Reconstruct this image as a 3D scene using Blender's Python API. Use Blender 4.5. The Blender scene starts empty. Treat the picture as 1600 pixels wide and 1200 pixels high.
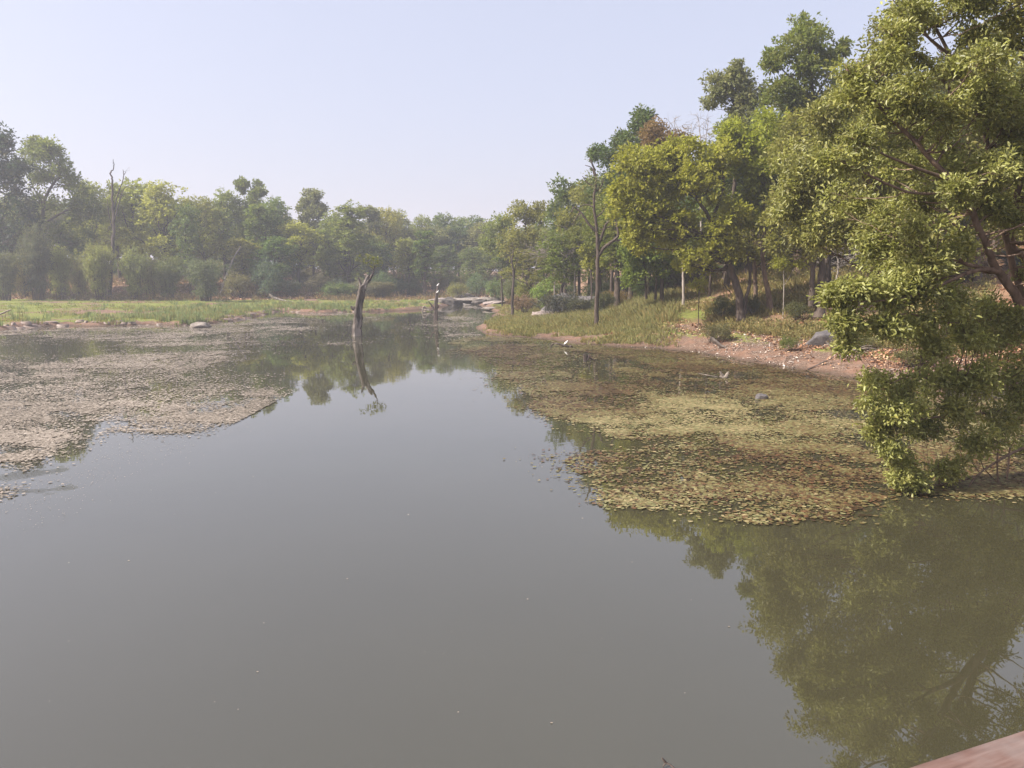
import bpy, math, random
import numpy as np
from mathutils import Vector
R = math.radians
CAMZ = 4.0
FPX = 1200.0
PITCH = math.atan(170.0/1200.0)
sc = bpy.context.scene
COL = sc.collection

# ------------------------------------------------------------------ helpers
def W(px, py, D):
    """photo pixel (1600x1200) at horizontal distance D in front of the camera"""
    rx = px-800.0; ru = 600.0-py
    dy = FPX*math.cos(PITCH)+ru*math.sin(PITCH)
    dz = -FPX*math.sin(PITCH)+ru*math.cos(PITCH)
    t = D/dy
    return np.array([rx*t, D, CAMZ+dz*t])
def P0(px, py, z=0.0):
    rx = px-800.0; ru = 600.0-py
    dy = FPX*math.cos(PITCH)+ru*math.sin(PITCH)
    dz = -FPX*math.sin(PITCH)+ru*math.cos(PITCH)
    t = (z-CAMZ)/dz
    return np.array([rx*t, dy*t])
def PXM(D): return FPX/D*0.995

_lat = np.random.RandomState(5).rand(256, 256)
def vnoise(x, y):
    x = np.asarray(x, float); y = np.asarray(y, float)
    xi = np.floor(x).astype(int); yi = np.floor(y).astype(int)
    fx = x-xi; fy = y-yi
    fx = fx*fx*(3-2*fx); fy = fy*fy*(3-2*fy)
    a = _lat[xi & 255, yi & 255]; b = _lat[(xi+1) & 255, yi & 255]
    c = _lat[xi & 255, (yi+1) & 255]; d = _lat[(xi+1) & 255, (yi+1) & 255]
    return (a*(1-fx)+b*fx)*(1-fy)+(c*(1-fx)+d*fx)*fy
def fbm(x, y, o=4):
    s = 0; a = 0.5; f = 1.0; t = 0
    for i in range(o):
        s = s+a*vnoise(x*f+17.3*i, y*f+9.1*i); t += a; a *= .5; f *= 2.03
    return s/t
def smooth(a, b, x):
    t = np.clip((x-a)/(b-a), 0, 1); return t*t*(3-2*t)

def tag(o, label=None, cat=None, group=None, kind=None):
    if label: o['label'] = label
    if cat: o['category'] = cat
    if group: o['group'] = group
    if kind: o['kind'] = kind
    return o
def mesh_np(name, V, F, tint=None, smoothf=False):
    """V (N,3), F list of int arrays (M,k)"""
    me = bpy.data.meshes.new(name)
    V = np.asarray(V, np.float32)
    me.vertices.add(len(V)); me.vertices.foreach_set('co', V.ravel())
    F = [f for f in F if len(f)]
    nl = sum(f.size for f in F); npoly = sum(len(f) for f in F)
    me.loops.add(nl); me.polygons.add(npoly)
    me.loops.foreach_set('vertex_index', np.concatenate([f.ravel() for f in F]).astype(np.int32))
    tot = np.concatenate([np.full(len(f), f.shape[1], np.int32) for f in F])
    st = np.concatenate([[0], np.cumsum(tot)[:-1]]).astype(np.int32)
    me.polygons.foreach_set('loop_start', st)
    if smoothf: me.polygons.foreach_set('use_smooth', np.ones(npoly, bool))
    if tint is not None:
        a = me.color_attributes.new('tint', 'FLOAT_COLOR', 'POINT')
        t = np.ones((len(V), 4), np.float32); t[:, :tint.shape[1]] = tint
        a.data.foreach_set('color', t.ravel())
    me.update(calc_edges=True); me.validate()
    return me
def link(name, me, mat=None, parent=None, color=None):
    o = bpy.data.objects.new(name, me); COL.objects.link(o)
    if mat is not None and len(me.materials) == 0: me.materials.append(mat)
    if parent is not None: o.parent = parent
    if color is not None: o.color = (*color, 1)
    return o
def empty(name, loc, rz=0):
    o = bpy.data.objects.new(name, None); COL.objects.link(o)
    o.location = [float(v) for v in loc]; o.rotation_euler = (0, 0, rz); o.empty_display_size = .2
    return o

class Tubes:
    def __init__(s): s.V = []; s.F = []; s.n = 0
    def path(s, pts, rad, k=6, lump=0.0, rng=None, cap=True):
        pts = np.asarray(pts, float); rad = np.asarray(rad, float)
        n = len(pts)
        tan = np.gradient(pts, axis=0); tan /= np.linalg.norm(tan, axis=1)[:, None]+1e-9
        ref = np.array([0., 0, 1]) if abs(tan[0][2]) < .8 else np.array([1., 0, 0])
        u = np.cross(tan, ref); u /= np.linalg.norm(u, axis=1)[:, None]+1e-9
        v = np.cross(tan, u)
        an = np.linspace(0, 2*np.pi, k, endpoint=False)
        rr = rad[:, None]*np.ones(k)[None]
        if lump and rng is not None:
            lob = 1+lump*np.sin(an*3+rng.rand()*6)[None]+lump*.7*np.sin(an*5+rng.rand()*6)[None]
            rr = rr*lob*(1+lump*.6*(rng.rand(n, k)-.5))
        P = pts[:, None, :]+rr[..., None]*(np.cos(an)[None, :, None]*u[:, None, :]+np.sin(an)[None, :, None]*v[:, None, :])
        b = s.n
        s.V.append(P.reshape(-1, 3))
        i = np.arange(n-1)[:, None]*k; j = np.arange(k)[None]; jn = (j+1) % k
        q = np.stack([i+j, i+jn, i+k+jn, i+k+j], -1).reshape(-1, 4)+b
        s.F.append(q); s.n += n*k
        if cap and k >= 5:
            s.F.append((np.arange(k)+b+(n-1)*k)[None])
    def mesh(s, name): return mesh_np(name, np.concatenate(s.V), s.F, smoothf=True)
def curve(pts, n=6):
    """Catmull-Rom through points -> n samples a span"""
    p = np.asarray(pts, float); p = np.vstack([2*p[0]-p[1], p, 2*p[-1]-p[-2]])
    out = []
    for i in range(1, len(p)-2):
        for t in np.linspace(0, 1, n, endpoint=False):
            a, b, c, d = p[i-1], p[i], p[i+1], p[i+2]
            out.append(.5*((2*b)+(c-a)*t+(2*a-5*b+4*c-d)*t*t+(3*b-a-3*c+d)*t**3))
    out.append(p[-2]); return np.array(out)
def wob(pts, amp, rng):
    pts = np.array(pts, float)
    pts[1:-1] += (rng.rand(len(pts)-2, 3)-.5)*2*amp
    return pts

def unit(v): return v/(np.linalg.norm(v, axis=-1, keepdims=True)+1e-9)
def leaf_mesh(name, pos, d, nrm, L, Wd, tint, fold=False):
    """pos (N,3) base points, d direction, nrm approx normal, L/Wd (N,) sizes, tint (N,3)"""
    d = unit(d); side = unit(np.cross(d, nrm)); up = np.cross(side, d)
    L = L[:, None]; Wd = Wd[:, None]
    if fold:
        h = Wd*.28
        v = np.stack([pos, pos+d*L*.3+side*Wd*.5+up*h, pos+d*L*.68+side*Wd*.42+up*h, pos+d*L-up*L*.10,
                      pos+d*L*.68-side*Wd*.42+up*h, pos+d*L*.3-side*Wd*.5+up*h], 1)
        n = len(pos); b = np.arange(n)[:, None]*6
        f = np.concatenate([b+np.array([[0, 1, 2, 3]]), b+np.array([[0, 3, 4, 5]])])
        return mesh_np(name, v.reshape(-1, 3), [f], np.repeat(tint, 6, 0))
    v = np.stack([pos, pos+d*L*.45+side*Wd*.5, pos+d*L, pos+d*L*.45-side*Wd*.5], 1)
    n = len(pos); f = np.arange(n*4).reshape(n, 4)
    return mesh_np(name, v.reshape(-1, 3), [f], np.repeat(tint, 4, 0))

def fill_leaves(rng, clumps, subs, per, rs, L, asp=.55, hang=0.15, edge=.55, flat=.75):
    """clumps: (c(3), r(3)) ellipsoids -> arrays of leaf pos, dir, nrm, tint; also sub centres"""
    P = []; Dv = []; T = []; S = []
    for ci, (c, r) in enumerate(clumps):
        ns = max(3, int(subs*(.7+.6*rng.rand())))
        dirs = unit(rng.randn(ns, 3))
        dirs[:, 2] = np.where((dirs[:, 2] < -.75), -dirs[:, 2]*.6, dirs[:, 2])
        rad = edge+(1-edge)*rng.rand(ns)**.6
        p1, p2, p3 = rng.rand(3)*6.28
        lum = 1+.30*np.sin(dirs[:, 0]*4.2+p1)*np.sin(dirs[:, 1]*4.2+p2)+.18*np.sin(dirs[:, 2]*5+p3+dirs[:, 0]*3)
        wild = rng.rand(ns) < .12
        rad = rad*lum*np.where(wild, 1.22, 1.0)
        sc_ = c+dirs*rad[:, None]*r
        ct = rng.rand()
        for k in range(ns):
            n = max(3, int(per*(.5+rng.rand())*(.6 if wild[k] else 1)))
            srad = rs*(.6+.8*rng.rand())
            off = unit(rng.randn(n, 3))*(rng.rand(n, 1)**.45)*srad
            off[:, 2] *= flat
            p = sc_[k]+off
            dd = unit(off)*.45+rng.randn(n, 3)*.6+dirs[k]*.35; dd[:, 2] -= hang
            P.append(p); Dv.append(dd)
            st = .4*ct+.6*rng.rand()
            T.append(np.stack([np.clip(st+.25*(rng.rand(n)-.5), 0, 1), np.full(n, rng.rand()), rng.rand(n)], 1))
        S.append(sc_)
    P = np.concatenate(P); Dv = np.concatenate(Dv); T = np.concatenate(T)
    n = len(P)
    nr = rng.randn(n, 3)*.75+np.array([-.25, 0, .75])
    Ls = L*(.5+.9*rng.rand(n)); Ws = Ls*asp*(.8+.4*rng.rand(n))
    return P, Dv, nr, Ls, Ws, T, S

# ------------------------------------------------------------------ materials
def newmat(name):
    m = bpy.data.materials.new(name); m.use_nodes = True
    nt = m.node_tree; nt.nodes.clear()
    out = nt.nodes.new('ShaderNodeOutputMaterial')
    return m, nt, out
class NB:
    def __init__(s, nt): s.nt = nt
    def n(s, t, **kw):
        x = s.nt.nodes.new(t)
        for k, v in kw.items(): setattr(x, k, v)
        return x
    def l(s, a, b): s.nt.links.new(a, b)
    def mix(s, fac, a, b, blend='MIX'):
        x = s.n('ShaderNodeMix', data_type='RGBA', blend_type=blend)
        for i, v in ((0, fac), (6, a), (7, b)):
            if hasattr(v, 'links'): s.l(v, x.inputs[i])
            elif i == 0: x.inputs[0].default_value = v
            else: x.inputs[i].default_value = (*v, 1)
        return x.outputs[2]
    def noise(s, scale, detail=4, rough=.55, vec=None, dist=0):
        x = s.n('ShaderNodeTexNoise'); x.inputs['Scale'].default_value = scale
        x.inputs['Detail'].default_value = detail; x.inputs['Roughness'].default_value = rough
        x.inputs['Distortion'].default_value = dist
        if vec is not None: s.l(vec, x.inputs['Vector'])
        return x.outputs['Fac']
    def ramp(s, fac, stops):
        x = s.n('ShaderNodeValToRGB'); cr = x.color_ramp
        while len(cr.elements) < len(stops): cr.elements.new(.5)
        for e, (p, c) in zip(cr.elements, stops):
            e.position = p; e.color = (*c, 1) if len(c) == 3 else c
        s.l(fac, x.inputs[0]); return x.outputs[0]
    def math(s, op, a, b=None, clamp=False):
        x = s.n('ShaderNodeMath', operation=op, use_clamp=clamp)
        for i, v in ((0, a), (1, b)):
            if v is None: continue
            if hasattr(v, 'links'): s.l(v, x.inputs[i])
            else: x.inputs[i].default_value = v
        return x.outputs[0]

def leaf_mat(name, transl=.45, rough=.55, spec=.25, warm=(.30, .22, .04), warm_amt=.25, amp=.7):
    m, nt, out = newmat(name); b = NB(nt)
    oi = b.n('ShaderNodeObjectInfo'); at = b.n('ShaderNodeAttribute', attribute_name='tint')
    sep = b.n('ShaderNodeSeparateColor'); b.l(at.outputs['Color'], sep.inputs[0])
    br = b.math('MULTIPLY_ADD', sep.outputs[0], amp); nt.nodes[-1].inputs[2].default_value = 1-amp*.5
    vm = b.n('ShaderNodeVectorMath', operation='SCALE'); b.l(oi.outputs['Color'], vm.inputs[0]); b.l(br, vm.inputs[3])
    wa = b.math('POWER', sep.outputs[1], 3.0); wa = b.math('MULTIPLY', wa, warm_amt)
    c = b.mix(wa, vm.outputs[0], warm)
    pr = b.n('ShaderNodeBsdfPrincipled'); b.l(c, pr.inputs['Base Color'])
    pr.inputs['Roughness'].default_value = rough; pr.inputs['Specular IOR Level'].default_value = spec
    tr = b.n('ShaderNodeBsdfTranslucent')
    tc = b.mix(.5, c, (.9, 1.0, .25), 'MULTIPLY'); tc = b.mix(.35, tc, c, 'ADD'); b.l(tc, tr.inputs[0])
    mx = b.n('ShaderNodeMixShader'); mx.inputs[0].default_value = transl
    b.l(pr.outputs[0], mx.inputs[1]); b.l(tr.outputs[0], mx.inputs[2]); b.l(mx.outputs[0], out.inputs[0])
    return m
def bark_mat(name, c1, c2, scale=6, patch=None):
    m, nt, out = newmat(name); b = NB(nt)
    tc = b.n('ShaderNodeTexCoord'); mp = b.n('ShaderNodeMapping'); mp.inputs['Scale'].default_value = (1, 1, .22)
    b.l(tc.outputs['Object'], mp.inputs[0])
    f = b.noise(scale, 6, .65, mp.outputs[0])
    c = b.ramp(f, [(.3, c1), (.7, c2)])
    if patch:
        g = b.noise(1.3, 3, .6, mp.outputs[0]); g = b.ramp(g, [(.52, (0, 0, 0)), (.6, (1, 1, 1))])
        c = b.mix(g, c, patch)
    pr = b.n('ShaderNodeBsdfPrincipled'); b.l(c, pr.inputs['Base Color']); pr.inputs['Roughness'].default_value = .9
    pr.inputs['Specular IOR Level'].default_value = .15
    bp = b.n('ShaderNodeBump'); bp.inputs['Strength'].default_value = .8; bp.inputs['Distance'].default_value = .04
    b.l(f, bp.inputs['Height']); b.l(bp.outputs[0], pr.inputs['Normal']); b.l(pr.outputs[0], out.inputs[0])
    return m
M = {}
M['leaf'] = leaf_mat('tree_leaves')
M['leaf_near'] = leaf_mat('glossy_leaves', .38, .42, .5, (.32, .25, .06), .4, 1.05)
M['grass'] = leaf_mat('grass_blades', .3, .7, .1, (.34, .22, .09), .6, .8)
M['bark'] = bark_mat('brown_bark', (.035, .025, .02), (.13, .10, .08))
M['bark_warm'] = bark_mat('reddish_bark', (.07, .045, .032), (.26, .18, .13))
M['bark_pale'] = bark_mat('pale_bark', (.16, .13, .11), (.42, .37, .32))
M['dead'] = bark_mat('dead_wood', (.03, .024, .02), (.13, .10, .085), 4)
M['snag'] = bark_mat('split_grey_wood', (.022, .018, .015), (.17, .14, .12), 9, (.33, .285, .25))
M['drift'] = bark_mat('driftwood', (.10, .08, .065), (.40, .34, .28), 5)

def rock_mat(name, c1, c2, c3):
    m, nt, out = newmat(name); b = NB(nt)
    tc = b.n('ShaderNodeTexCoord')
    f = b.noise(1.6, 7, .62, tc.outputs['Object']); g = b.noise(9, 5, .7, tc.outputs['Object'])
    c = b.ramp(f, [(.32, c1), (.55, c2), (.72, c3)])
    c = b.mix(b.math('MULTIPLY', g, .5), c, (.06, .05, .045))
    pr = b.n('ShaderNodeBsdfPrincipled'); b.l(c, pr.inputs['Base Color']); pr.inputs['Roughness'].default_value = .9
    bp = b.n('ShaderNodeBump'); bp.inputs['Strength'].default_value = .7; bp.inputs['Distance'].default_value = .1
    b.l(b.math('ADD', f, g), bp.inputs['Height']); b.l(bp.outputs[0], pr.inputs['Normal']); b.l(pr.outputs[0], out.inputs[0])
    return m
M['rock_pale'] = rock_mat('pale_rock', (.16, .13, .105), (.29, .245, .205), (.42, .365, .315))
M['rock_grey'] = rock_mat('grey_rock', (.07, .065, .07), (.15, .135, .135), (.24, .215, .20))
M['rock_pink'] = rock_mat('pinkish_rock', (.20, .15, .13), (.36, .29, .26), (.50, .42, .38))
M['rock_dark'] = rock_mat('dark_rock', (.05, .045, .04), (.12, .10, .085), (.2, .17, .14))

def ground_mat():
    m, nt, out = newmat('ground_cover'); b = NB(nt)
    at = b.n('ShaderNodeAttribute', attribute_name='tint'); sep = b.n('ShaderNodeSeparateColor'); b.l(at.outputs['Color'], sep.inputs[0])
    geo = b.n('ShaderNodeNewGeometry'); pos = geo.outputs['Position']
    n1 = b.noise(.35, 5, .6, pos); n2 = b.noise(3.0, 6, .7, pos); n3 = b.noise(14, 4, .7, pos); n4 = b.noise(1.1, 5, .6, pos)
    soil = b.ramp(n2, [(.25, (.10, .058, .038)), (.5, (.22, .13, .088)), (.75, (.33, .215, .16))])
    peb = b.ramp(n3, [(.40, (.09, .058, .04)), (.55, (.23, .155, .115)), (.66, (.44, .35, .28))])
    soil = b.mix(b.ramp(n4, [(.42, (0, 0, 0)), (.58, (1, 1, 1))]), soil, peb)
    green = b.ramp(n2, [(.3, (.11, .12, .035)), (.55, (.195, .215, .05)), (.8, (.26, .26, .085))])
    green = b.mix(b.ramp(n1, [(.5, (0, 0, 0)), (.7, (.5, .5, .5))]), green, (.21, .18, .07))
    lit = b.ramp(n3, [(.3, (.10, .055, .035)), (.5, (.28, .165, .10)), (.7, (.42, .29, .19))])
    lit = b.mix(b.ramp(n4, [(.45, (0, 0, 0)), (.7, (.55, .55, .55))]), lit, (.13, .09, .05))
    dry = b.ramp(n2, [(.3, (.09, .08, .03)), (.55, (.19, .17, .06)), (.8, (.27, .20, .10))])
    def fac(s): # ragged edge
        a = b.math('ADD', s, b.math('MULTIPLY', b.math('SUBTRACT', n2, .5), 1.1))
        a = b.math('ADD', a, b.math('MULTIPLY', b.math('SUBTRACT', n1, .5), .5))
        return b.ramp(a, [(.42, (0, 0, 0)), (.58, (1, 1, 1))])
    c = b.mix(fac(sep.outputs[1]), soil, lit)
    c = b.mix(fac(sep.outputs[2]), c, dry)
    c = b.mix(fac(sep.outputs[0]), c, green)
    # wet mud line right above the water
    sx = b.n('ShaderNodeSeparateXYZ'); b.l(pos, sx.inputs[0])
    wet = b.math('MULTIPLY_ADD', sx.outputs[2], -7.0); nt.nodes[-1].inputs[2].default_value = 1.1
    wet = b.math('ADD', wet, b.math('MULTIPLY', b.math('SUBTRACT', n2, .5), 1.2), True)
    c = b.mix(b.math('MULTIPLY', wet, .75), c, (.075, .055, .04))
    pr = b.n('ShaderNodeBsdfPrincipled'); b.l(c, pr.inputs['Base Color']); pr.inputs['Roughness'].default_value = .95
    pr.inputs['Specular IOR Level'].default_value = .1
    bp = b.n('ShaderNodeBump'); bp.inputs['Strength'].default_value = .9; bp.inputs['Distance'].default_value = .12
    b.l(b.math('ADD', n2, b.math('MULTIPLY', n3, .6)), bp.inputs['Height']); b.l(bp.outputs[0], pr.inputs['Normal'])
    b.l(pr.outputs[0], out.inputs[0]); return m
M['ground'] = ground_mat()

def water_mat():
    m, nt, out = newmat('murky_pond_water'); b = NB(nt)
    geo = b.n('ShaderNodeNewGeometry'); pos = geo.outputs['Position']
    n1 = b.noise(.12, 3, .5, pos)
    c = b.ramp(n1, [(.3, WATER_A), (.7, WATER_B)])
    pr = b.n('ShaderNodeBsdfPrincipled'); b.l(c, pr.inputs['Base Color'])
    pr.inputs['Roughness'].default_value = .015; pr.inputs['IOR'].default_value = 2.0
    mp = b.n('ShaderNodeMapping'); mp.inputs['Scale'].default_value = (.55, 1.0, 1); b.l(pos, mp.inputs[0])
    w1 = b.noise(3.2, 2, .5, mp.outputs[0]); w2 = b.noise(.5, 2, .5, pos)
    msk = b.ramp(b.noise(.045, 2, .5, pos), [(.42, (.12, .12, .12)), (.62, (1, 1, 1))])
    hh = b.math('ADD', b.math('MULTIPLY', w1, b.math('MULTIPLY', msk, .5)), b.math('MULTIPLY', w2, .8))
    # small ring ripples by the left weed mat
    bp = b.n('ShaderNodeBump'); bp.inputs['Strength'].default_value = 1.0; bp.inputs['Distance'].default_value = .0035
    vd = b.n('ShaderNodeVectorMath', operation='DISTANCE'); b.l(pos, vd.inputs[0]); vd.inputs[1].default_value = RIP
    ring = b.math('SINE', b.math('MULTIPLY', vd.outputs['Value'], 62.0))
    rm = b.ramp(b.math('DIVIDE', vd.outputs['Value'], 1.7), [(.30, (0, 0, 0)), (.48, (1, 1, 1)), (.62, (1, 1, 1)), (.8, (0, 0, 0))])
    hh = b.math('ADD', hh, b.math('MULTIPLY', b.math('MULTIPLY', ring, b.math('MULTIPLY', rm, b.ramp(b.noise(1.3, 2, .5, pos), [(.45, (0, 0, 0)), (.6, (1, 1, 1))]))), .35))
    b.l(hh, bp.inputs['Height']); b.l(bp.outputs[0], pr.inputs['Normal'])
    b.l(pr.outputs[0], out.inputs[0]); return m
WATER_A = (.044, .040, .022); WATER_B = (.053, .048, .027)
_r = P0(70, 752); RIP = (float(_r[0]), float(_r[1]), 0)
M['water'] = water_mat()

def pad_mat(name, stops, spec=.35):
    m, nt, out = newmat(name); b = NB(nt)
    at = b.n('ShaderNodeAttribute', attribute_name='tint'); sep = b.n('ShaderNodeSeparateColor'); b.l(at.outputs['Color'], sep.inputs[0])
    c = b.ramp(sep.outputs[0], stops)
    pr = b.n('ShaderNodeBsdfPrincipled'); b.l(c, pr.inputs['Base Color']); pr.inputs['Roughness'].default_value = .5
    pr.inputs['Specular IOR Level'].default_value = spec
    b.l(pr.outputs[0], out.inputs[0]); return m
M['pads_r'] = pad_mat('pad_leaves_olive', [(0, (.05, .03, .015)), (.14, (.15, .072, .035)), (.28, (.13, .095, .038)), (.5, (.17, .135, .052)), (.72, (.175, .17, .070)), (.9, (.225, .205, .095)), (1, (.33, .26, .13))], .2)
M['pads_l'] = pad_mat('pad_leaves_beige', [(0, (.12, .10, .07)), (.3, (.23, .19, .145)), (.7, (.33, .275, .22)), (1, (.40, .34, .275))], .12)
M['litter'] = pad_mat('dry_fallen_leaves', [(0, (.12, .055, .03)), (.4, (.32, .16, .08)), (.7, (.45, .26, .15)), (1, (.60, .45, .30))], .2)
M['stone'] = pad_mat('pebbles', [(0, (.15, .11, .09)), (.5, (.34, .26, .21)), (1, (.6, .54, .47))], .2)

# ------------------------------------------------------------------ shoreline and terrain
shore_px = [(0, 517), (60, 511), (110, 509), (150, 510), (230, 508), (290, 509), (345, 504), (395, 496), (425, 489.5), (440, 486.5), (470, 488.5),
            (500, 489.5), (560, 487.5), (620, 486), (660, 484), (690, 481), (702, 477), (722, 473), (745, 474), (757, 480), (775, 488), (770, 497),
            (757, 503), (748, 512), (752, 521), (775, 525), (810, 527), (850, 530), (900, 538), (960, 541), (1020, 544), (1090, 551), (1150, 561),
            (1210, 570), (1270, 580), (1340, 593), (1420, 600), (1500, 604), (1600, 612), (1720, 640)]
shore = [np.array([-400., 50.]), np.array([-120., 52.]), np.array([-60, 58.])]+[P0(*p) for p in shore_px]+[np.array([17.5, 16.]), np.array([16.5, 9.]), np.array([18., 0.]), np.array([22., -30.]), np.array([60., -300.]), np.array([-400., -300.])]
shore = np.array(shore)
def sdist(x, y):
    """signed distance to shoreline, + on land"""
    x = np.asarray(x, float); y = np.asarray(y, float)
    d2 = np.full(x.shape, 1e18); inside = np.zeros(x.shape, bool)
    n = len(shore)
    for i in range(n):
        a = shore[i]; c = shore[(i+1) % n]; e = c-a
        t = np.clip(((x-a[0])*e[0]+(y-a[1])*e[1])/(e@e), 0, 1)
        d2 = np.minimum(d2, (x-a[0]-t*e[0])**2+(y-a[1]-t*e[1])**2)
        cond = ((a[1] > y) != (c[1] > y))
        with np.errstate(divide='ignore', invalid='ignore'):
            xx = (c[0]-a[0])*(y-a[1])/(c[1]-a[1]+1e-12)+a[0]
        inside ^= cond & (x < xx)
    d = np.sqrt(d2)
    return np.where(inside, -d, d)
def terrain(x, y, sd=None):
    x = np.asarray(x, float); y = np.asarray(y, float)
    if sd is None: sd = sdist(x, y)
    s = sd+1.1*(fbm(x*.45, y*.45, 3)-.5)+.5*(fbm(x*1.7, y*1.7, 2)-.5)
    a = x/np.maximum(y, 8.0)
    rt = smooth(-.045, .02, a)                      # right bank weight
    k = np.interp(a, [-.02, .05, .12, .2, .3, .45], [.01, .03, .075, .165, .20, .19])
    sp = np.maximum(s, 0)
    zr = .12*smooth(0, 1.0, s)+k*np.minimum(sp, 45)+.05*np.clip(sp-45, 0, 100)
    zl = .33*smooth(0, .9, s)+.008*sp+.022*np.clip(y-118, 0, 140)*smooth(0, 10, s)
    zl = zl+2.3*smooth(109, 128, y)*smooth(-.20, -.30, a)*smooth(2, 8, s)
    z = zl*(1-rt)+zr*rt
    z = z+.35*(fbm(x*.09, y*.09, 3)-.5)*smooth(3, 12, s)+.10*(fbm(x*.8, y*.8, 3)-.5)*smooth(.3, 2, s)
    under = -.12-.5*smooth(0, 6, -s)
    return np.where(s > 0, z, np.minimum(z, under*smooth(0, .5, -s)-.01))
def gz(x, y): return float(terrain(np.array([x]), np.array([y]))[0])

def grid_axis(lo, hi, step, far_lo, far_hi):
    m = list(np.arange(lo, hi, step)); d = step; v = hi
    while v < far_hi: m.append(v); d *= 1.22; v += d
    m.append(far_hi); d = step; v = lo-step; pre = []
    while v > far_lo: pre.append(v); d *= 1.22; v -= d
    pre.append(far_lo)
    return np.array(pre[::-1]+m)
GX = grid_axis(-66, 48, .45, -700, 700); GY = grid_axis(14, 135, .45, -300, 900)
X, Y = np.meshgrid(GX, GY, indexing='ij'); SD = sdist(X, Y); Z = terrain(X, Y, SD)
a = X/np.maximum(Y, 8)
rt = smooth(-.045, .02, a)
big = fbm(X*.12+3, Y*.12, 3); med = fbm(X*.35+31, Y*.35+7, 3)
treeline = 106+10*smooth(-.45, -.1, a)
gl = smooth(.2, 1.4, SD)*(1-smooth(-3, 4, Y-treeline+6*(big-.5)))*(.95-.9*smooth(.55, .66, med))
gl = gl*(1-.9*smooth(.56, .62, big)*smooth(4, 0, np.abs(Y-78)/3))
gr = smooth(1.2, 2.6, SD)*(1-smooth(3.5, 7.5, SD))*(.35+.9*med)*smooth(.48, .2, a)
gr = np.maximum(gr*.8, .6*smooth(.54, .64, med)*smooth(1, 3, SD)*smooth(22, 8, SD))
green = gl*(1-rt)+gr*rt
lr = smooth(3, 7, SD)*smooth(.12, .22, a)+smooth(14, 22, SD)*(1-smooth(.12, .22, a))
litter = (smooth(-2, 3, Y-treeline))*(1-rt)+lr*rt
dryg = rt*smooth(3, 6, SD)*smooth(.32, .2, a)*smooth(26, 14, SD)*(.3+.9*med)
n0, n1 = X.shape
idx = np.arange(n0*n1).reshape(n0, n1)
q = np.stack([idx[:-1, :-1], idx[1:, :-1], idx[1:, 1:], idx[:-1, 1:]], -1).reshape(-1, 4)
me = mesh_np('ground', np.stack([X, Y, Z], -1).reshape(-1, 3), [q], np.stack([green, litter, dryg], -1).reshape(-1, 3), True)
tag(link('ground', me, M['ground']), kind='structure')
wx = np.array([[-690, -290, 0], [690, -290, 0], [690, 890, 0], [-690, 890, 0]], float)
tag(link('water', mesh_np('water', wx, [np.array([[0, 1, 2, 3]])]), M['water']), kind='structure')

# ------------------------------------------------------------------ floating leaves
def inpoly(x, y, poly):
    ins = np.zeros(x.shape, bool); n = len(poly)
    for i in range(n):
        a = poly[i]; c = poly[(i+1) % n]
        cond = ((a[1] > y) != (c[1] > y))
        ins ^= cond & (x < (c[0]-a[0])*(y-a[1])/(c[1]-a[1]+1e-12)+a[0])
    return ins
def scatter_pads(name, polys, holes, n, size, mat, seed, label, thin=None, tlf=1.7):
    rng = np.random.RandomState(seed)
    Pp = [np.array([P0(*p) for p in pl]) for pl in polys]; Hh = [np.array([P0(*p) for p in pl]) for pl in holes]
    allp = np.concatenate(Pp); lo = allp.min(0); hi = allp.max(0)
    # candidates with density rising towards the viewer
    m = n*14
    x = lo[0]+rng.rand(m)*(hi[0]-lo[0])
    y = 1/(1/hi[1]+rng.rand(m)*(1/lo[1]-1/hi[1]))
    jx = x+1.2*(fbm(x*.6, y*.6, 3)-.5)*(y/25); jy = y+2.2*(fbm(x*.5+9, y*.3+4, 3)-.5)*(y/25)
    g = rng.randn(m, 2)*(rng.rand(m, 1)**2)
    fx = jx+g[:, 0]*.034*y; fy = jy+g[:, 1]*.05*y*(y/22)
    ok = np.zeros(m, bool)
    for pl in Pp: ok |= inpoly(fx, fy, pl)
    for pl in Hh: ok &= ~inpoly(fx, fy, pl)
    ok &= sdist(x, y) < .5
    nz = fbm(x*.55+40, y*.33+11, 4)
    dens = np.clip(.25+smooth(.36, .52, nz), 0, 1)*np.clip(.5+smooth(.35, .6, fbm(x*2.4, y*1.6, 3)), 0, 1)
    if thin is not None: dens = dens*thin(x, y)
    ok &= rng.rand(m) < dens
    x = x[ok][:n]; y = y[ok][:n]; N = len(x)
    k = 6; an = np.linspace(0, 2*np.pi, k, endpoint=False)[None]+rng.rand(N, 1)*6.28
    sz = size*(.4+1.2*rng.rand(N)**1.6)*(.78+y/75.0)
    asp = .4+.6*rng.rand(N, 1)
    ca, sa = np.cos(an), np.sin(an); rot = rng.rand(N, 1)*6.28
    lx = ca*sz[:, None]; ly = sa*sz[:, None]*asp
    vx = x[:, None]+lx*np.cos(rot)-ly*np.sin(rot); vy = y[:, None]+lx*np.sin(rot)+ly*np.cos(rot)
    tilt = rng.randn(N, 2)*.08
    vz = .012+rng.rand(N, 1)*.012+np.abs(lx*tilt[:, :1]+ly*tilt[:, 1:])
    t = np.clip(.46+tlf*(fbm(x*.35+5, y*.25+80, 3)-.5)+.42*rng.randn(N)*.8, 0, 1)
    V = np.stack([vx, vy, vz], -1).reshape(-1, 3)
    if mat is M['pads_r']: t = np.clip(t-.16*smooth(24, 34, y), 0, 1)
    me = mesh_np(name, V, [np.arange(N*k).reshape(N, k)], np.repeat(np.stack([t, t, t], 1), k, 0))
    return tag(link(name, me, mat), label, 'floating plants', kind='stuff')
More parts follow.
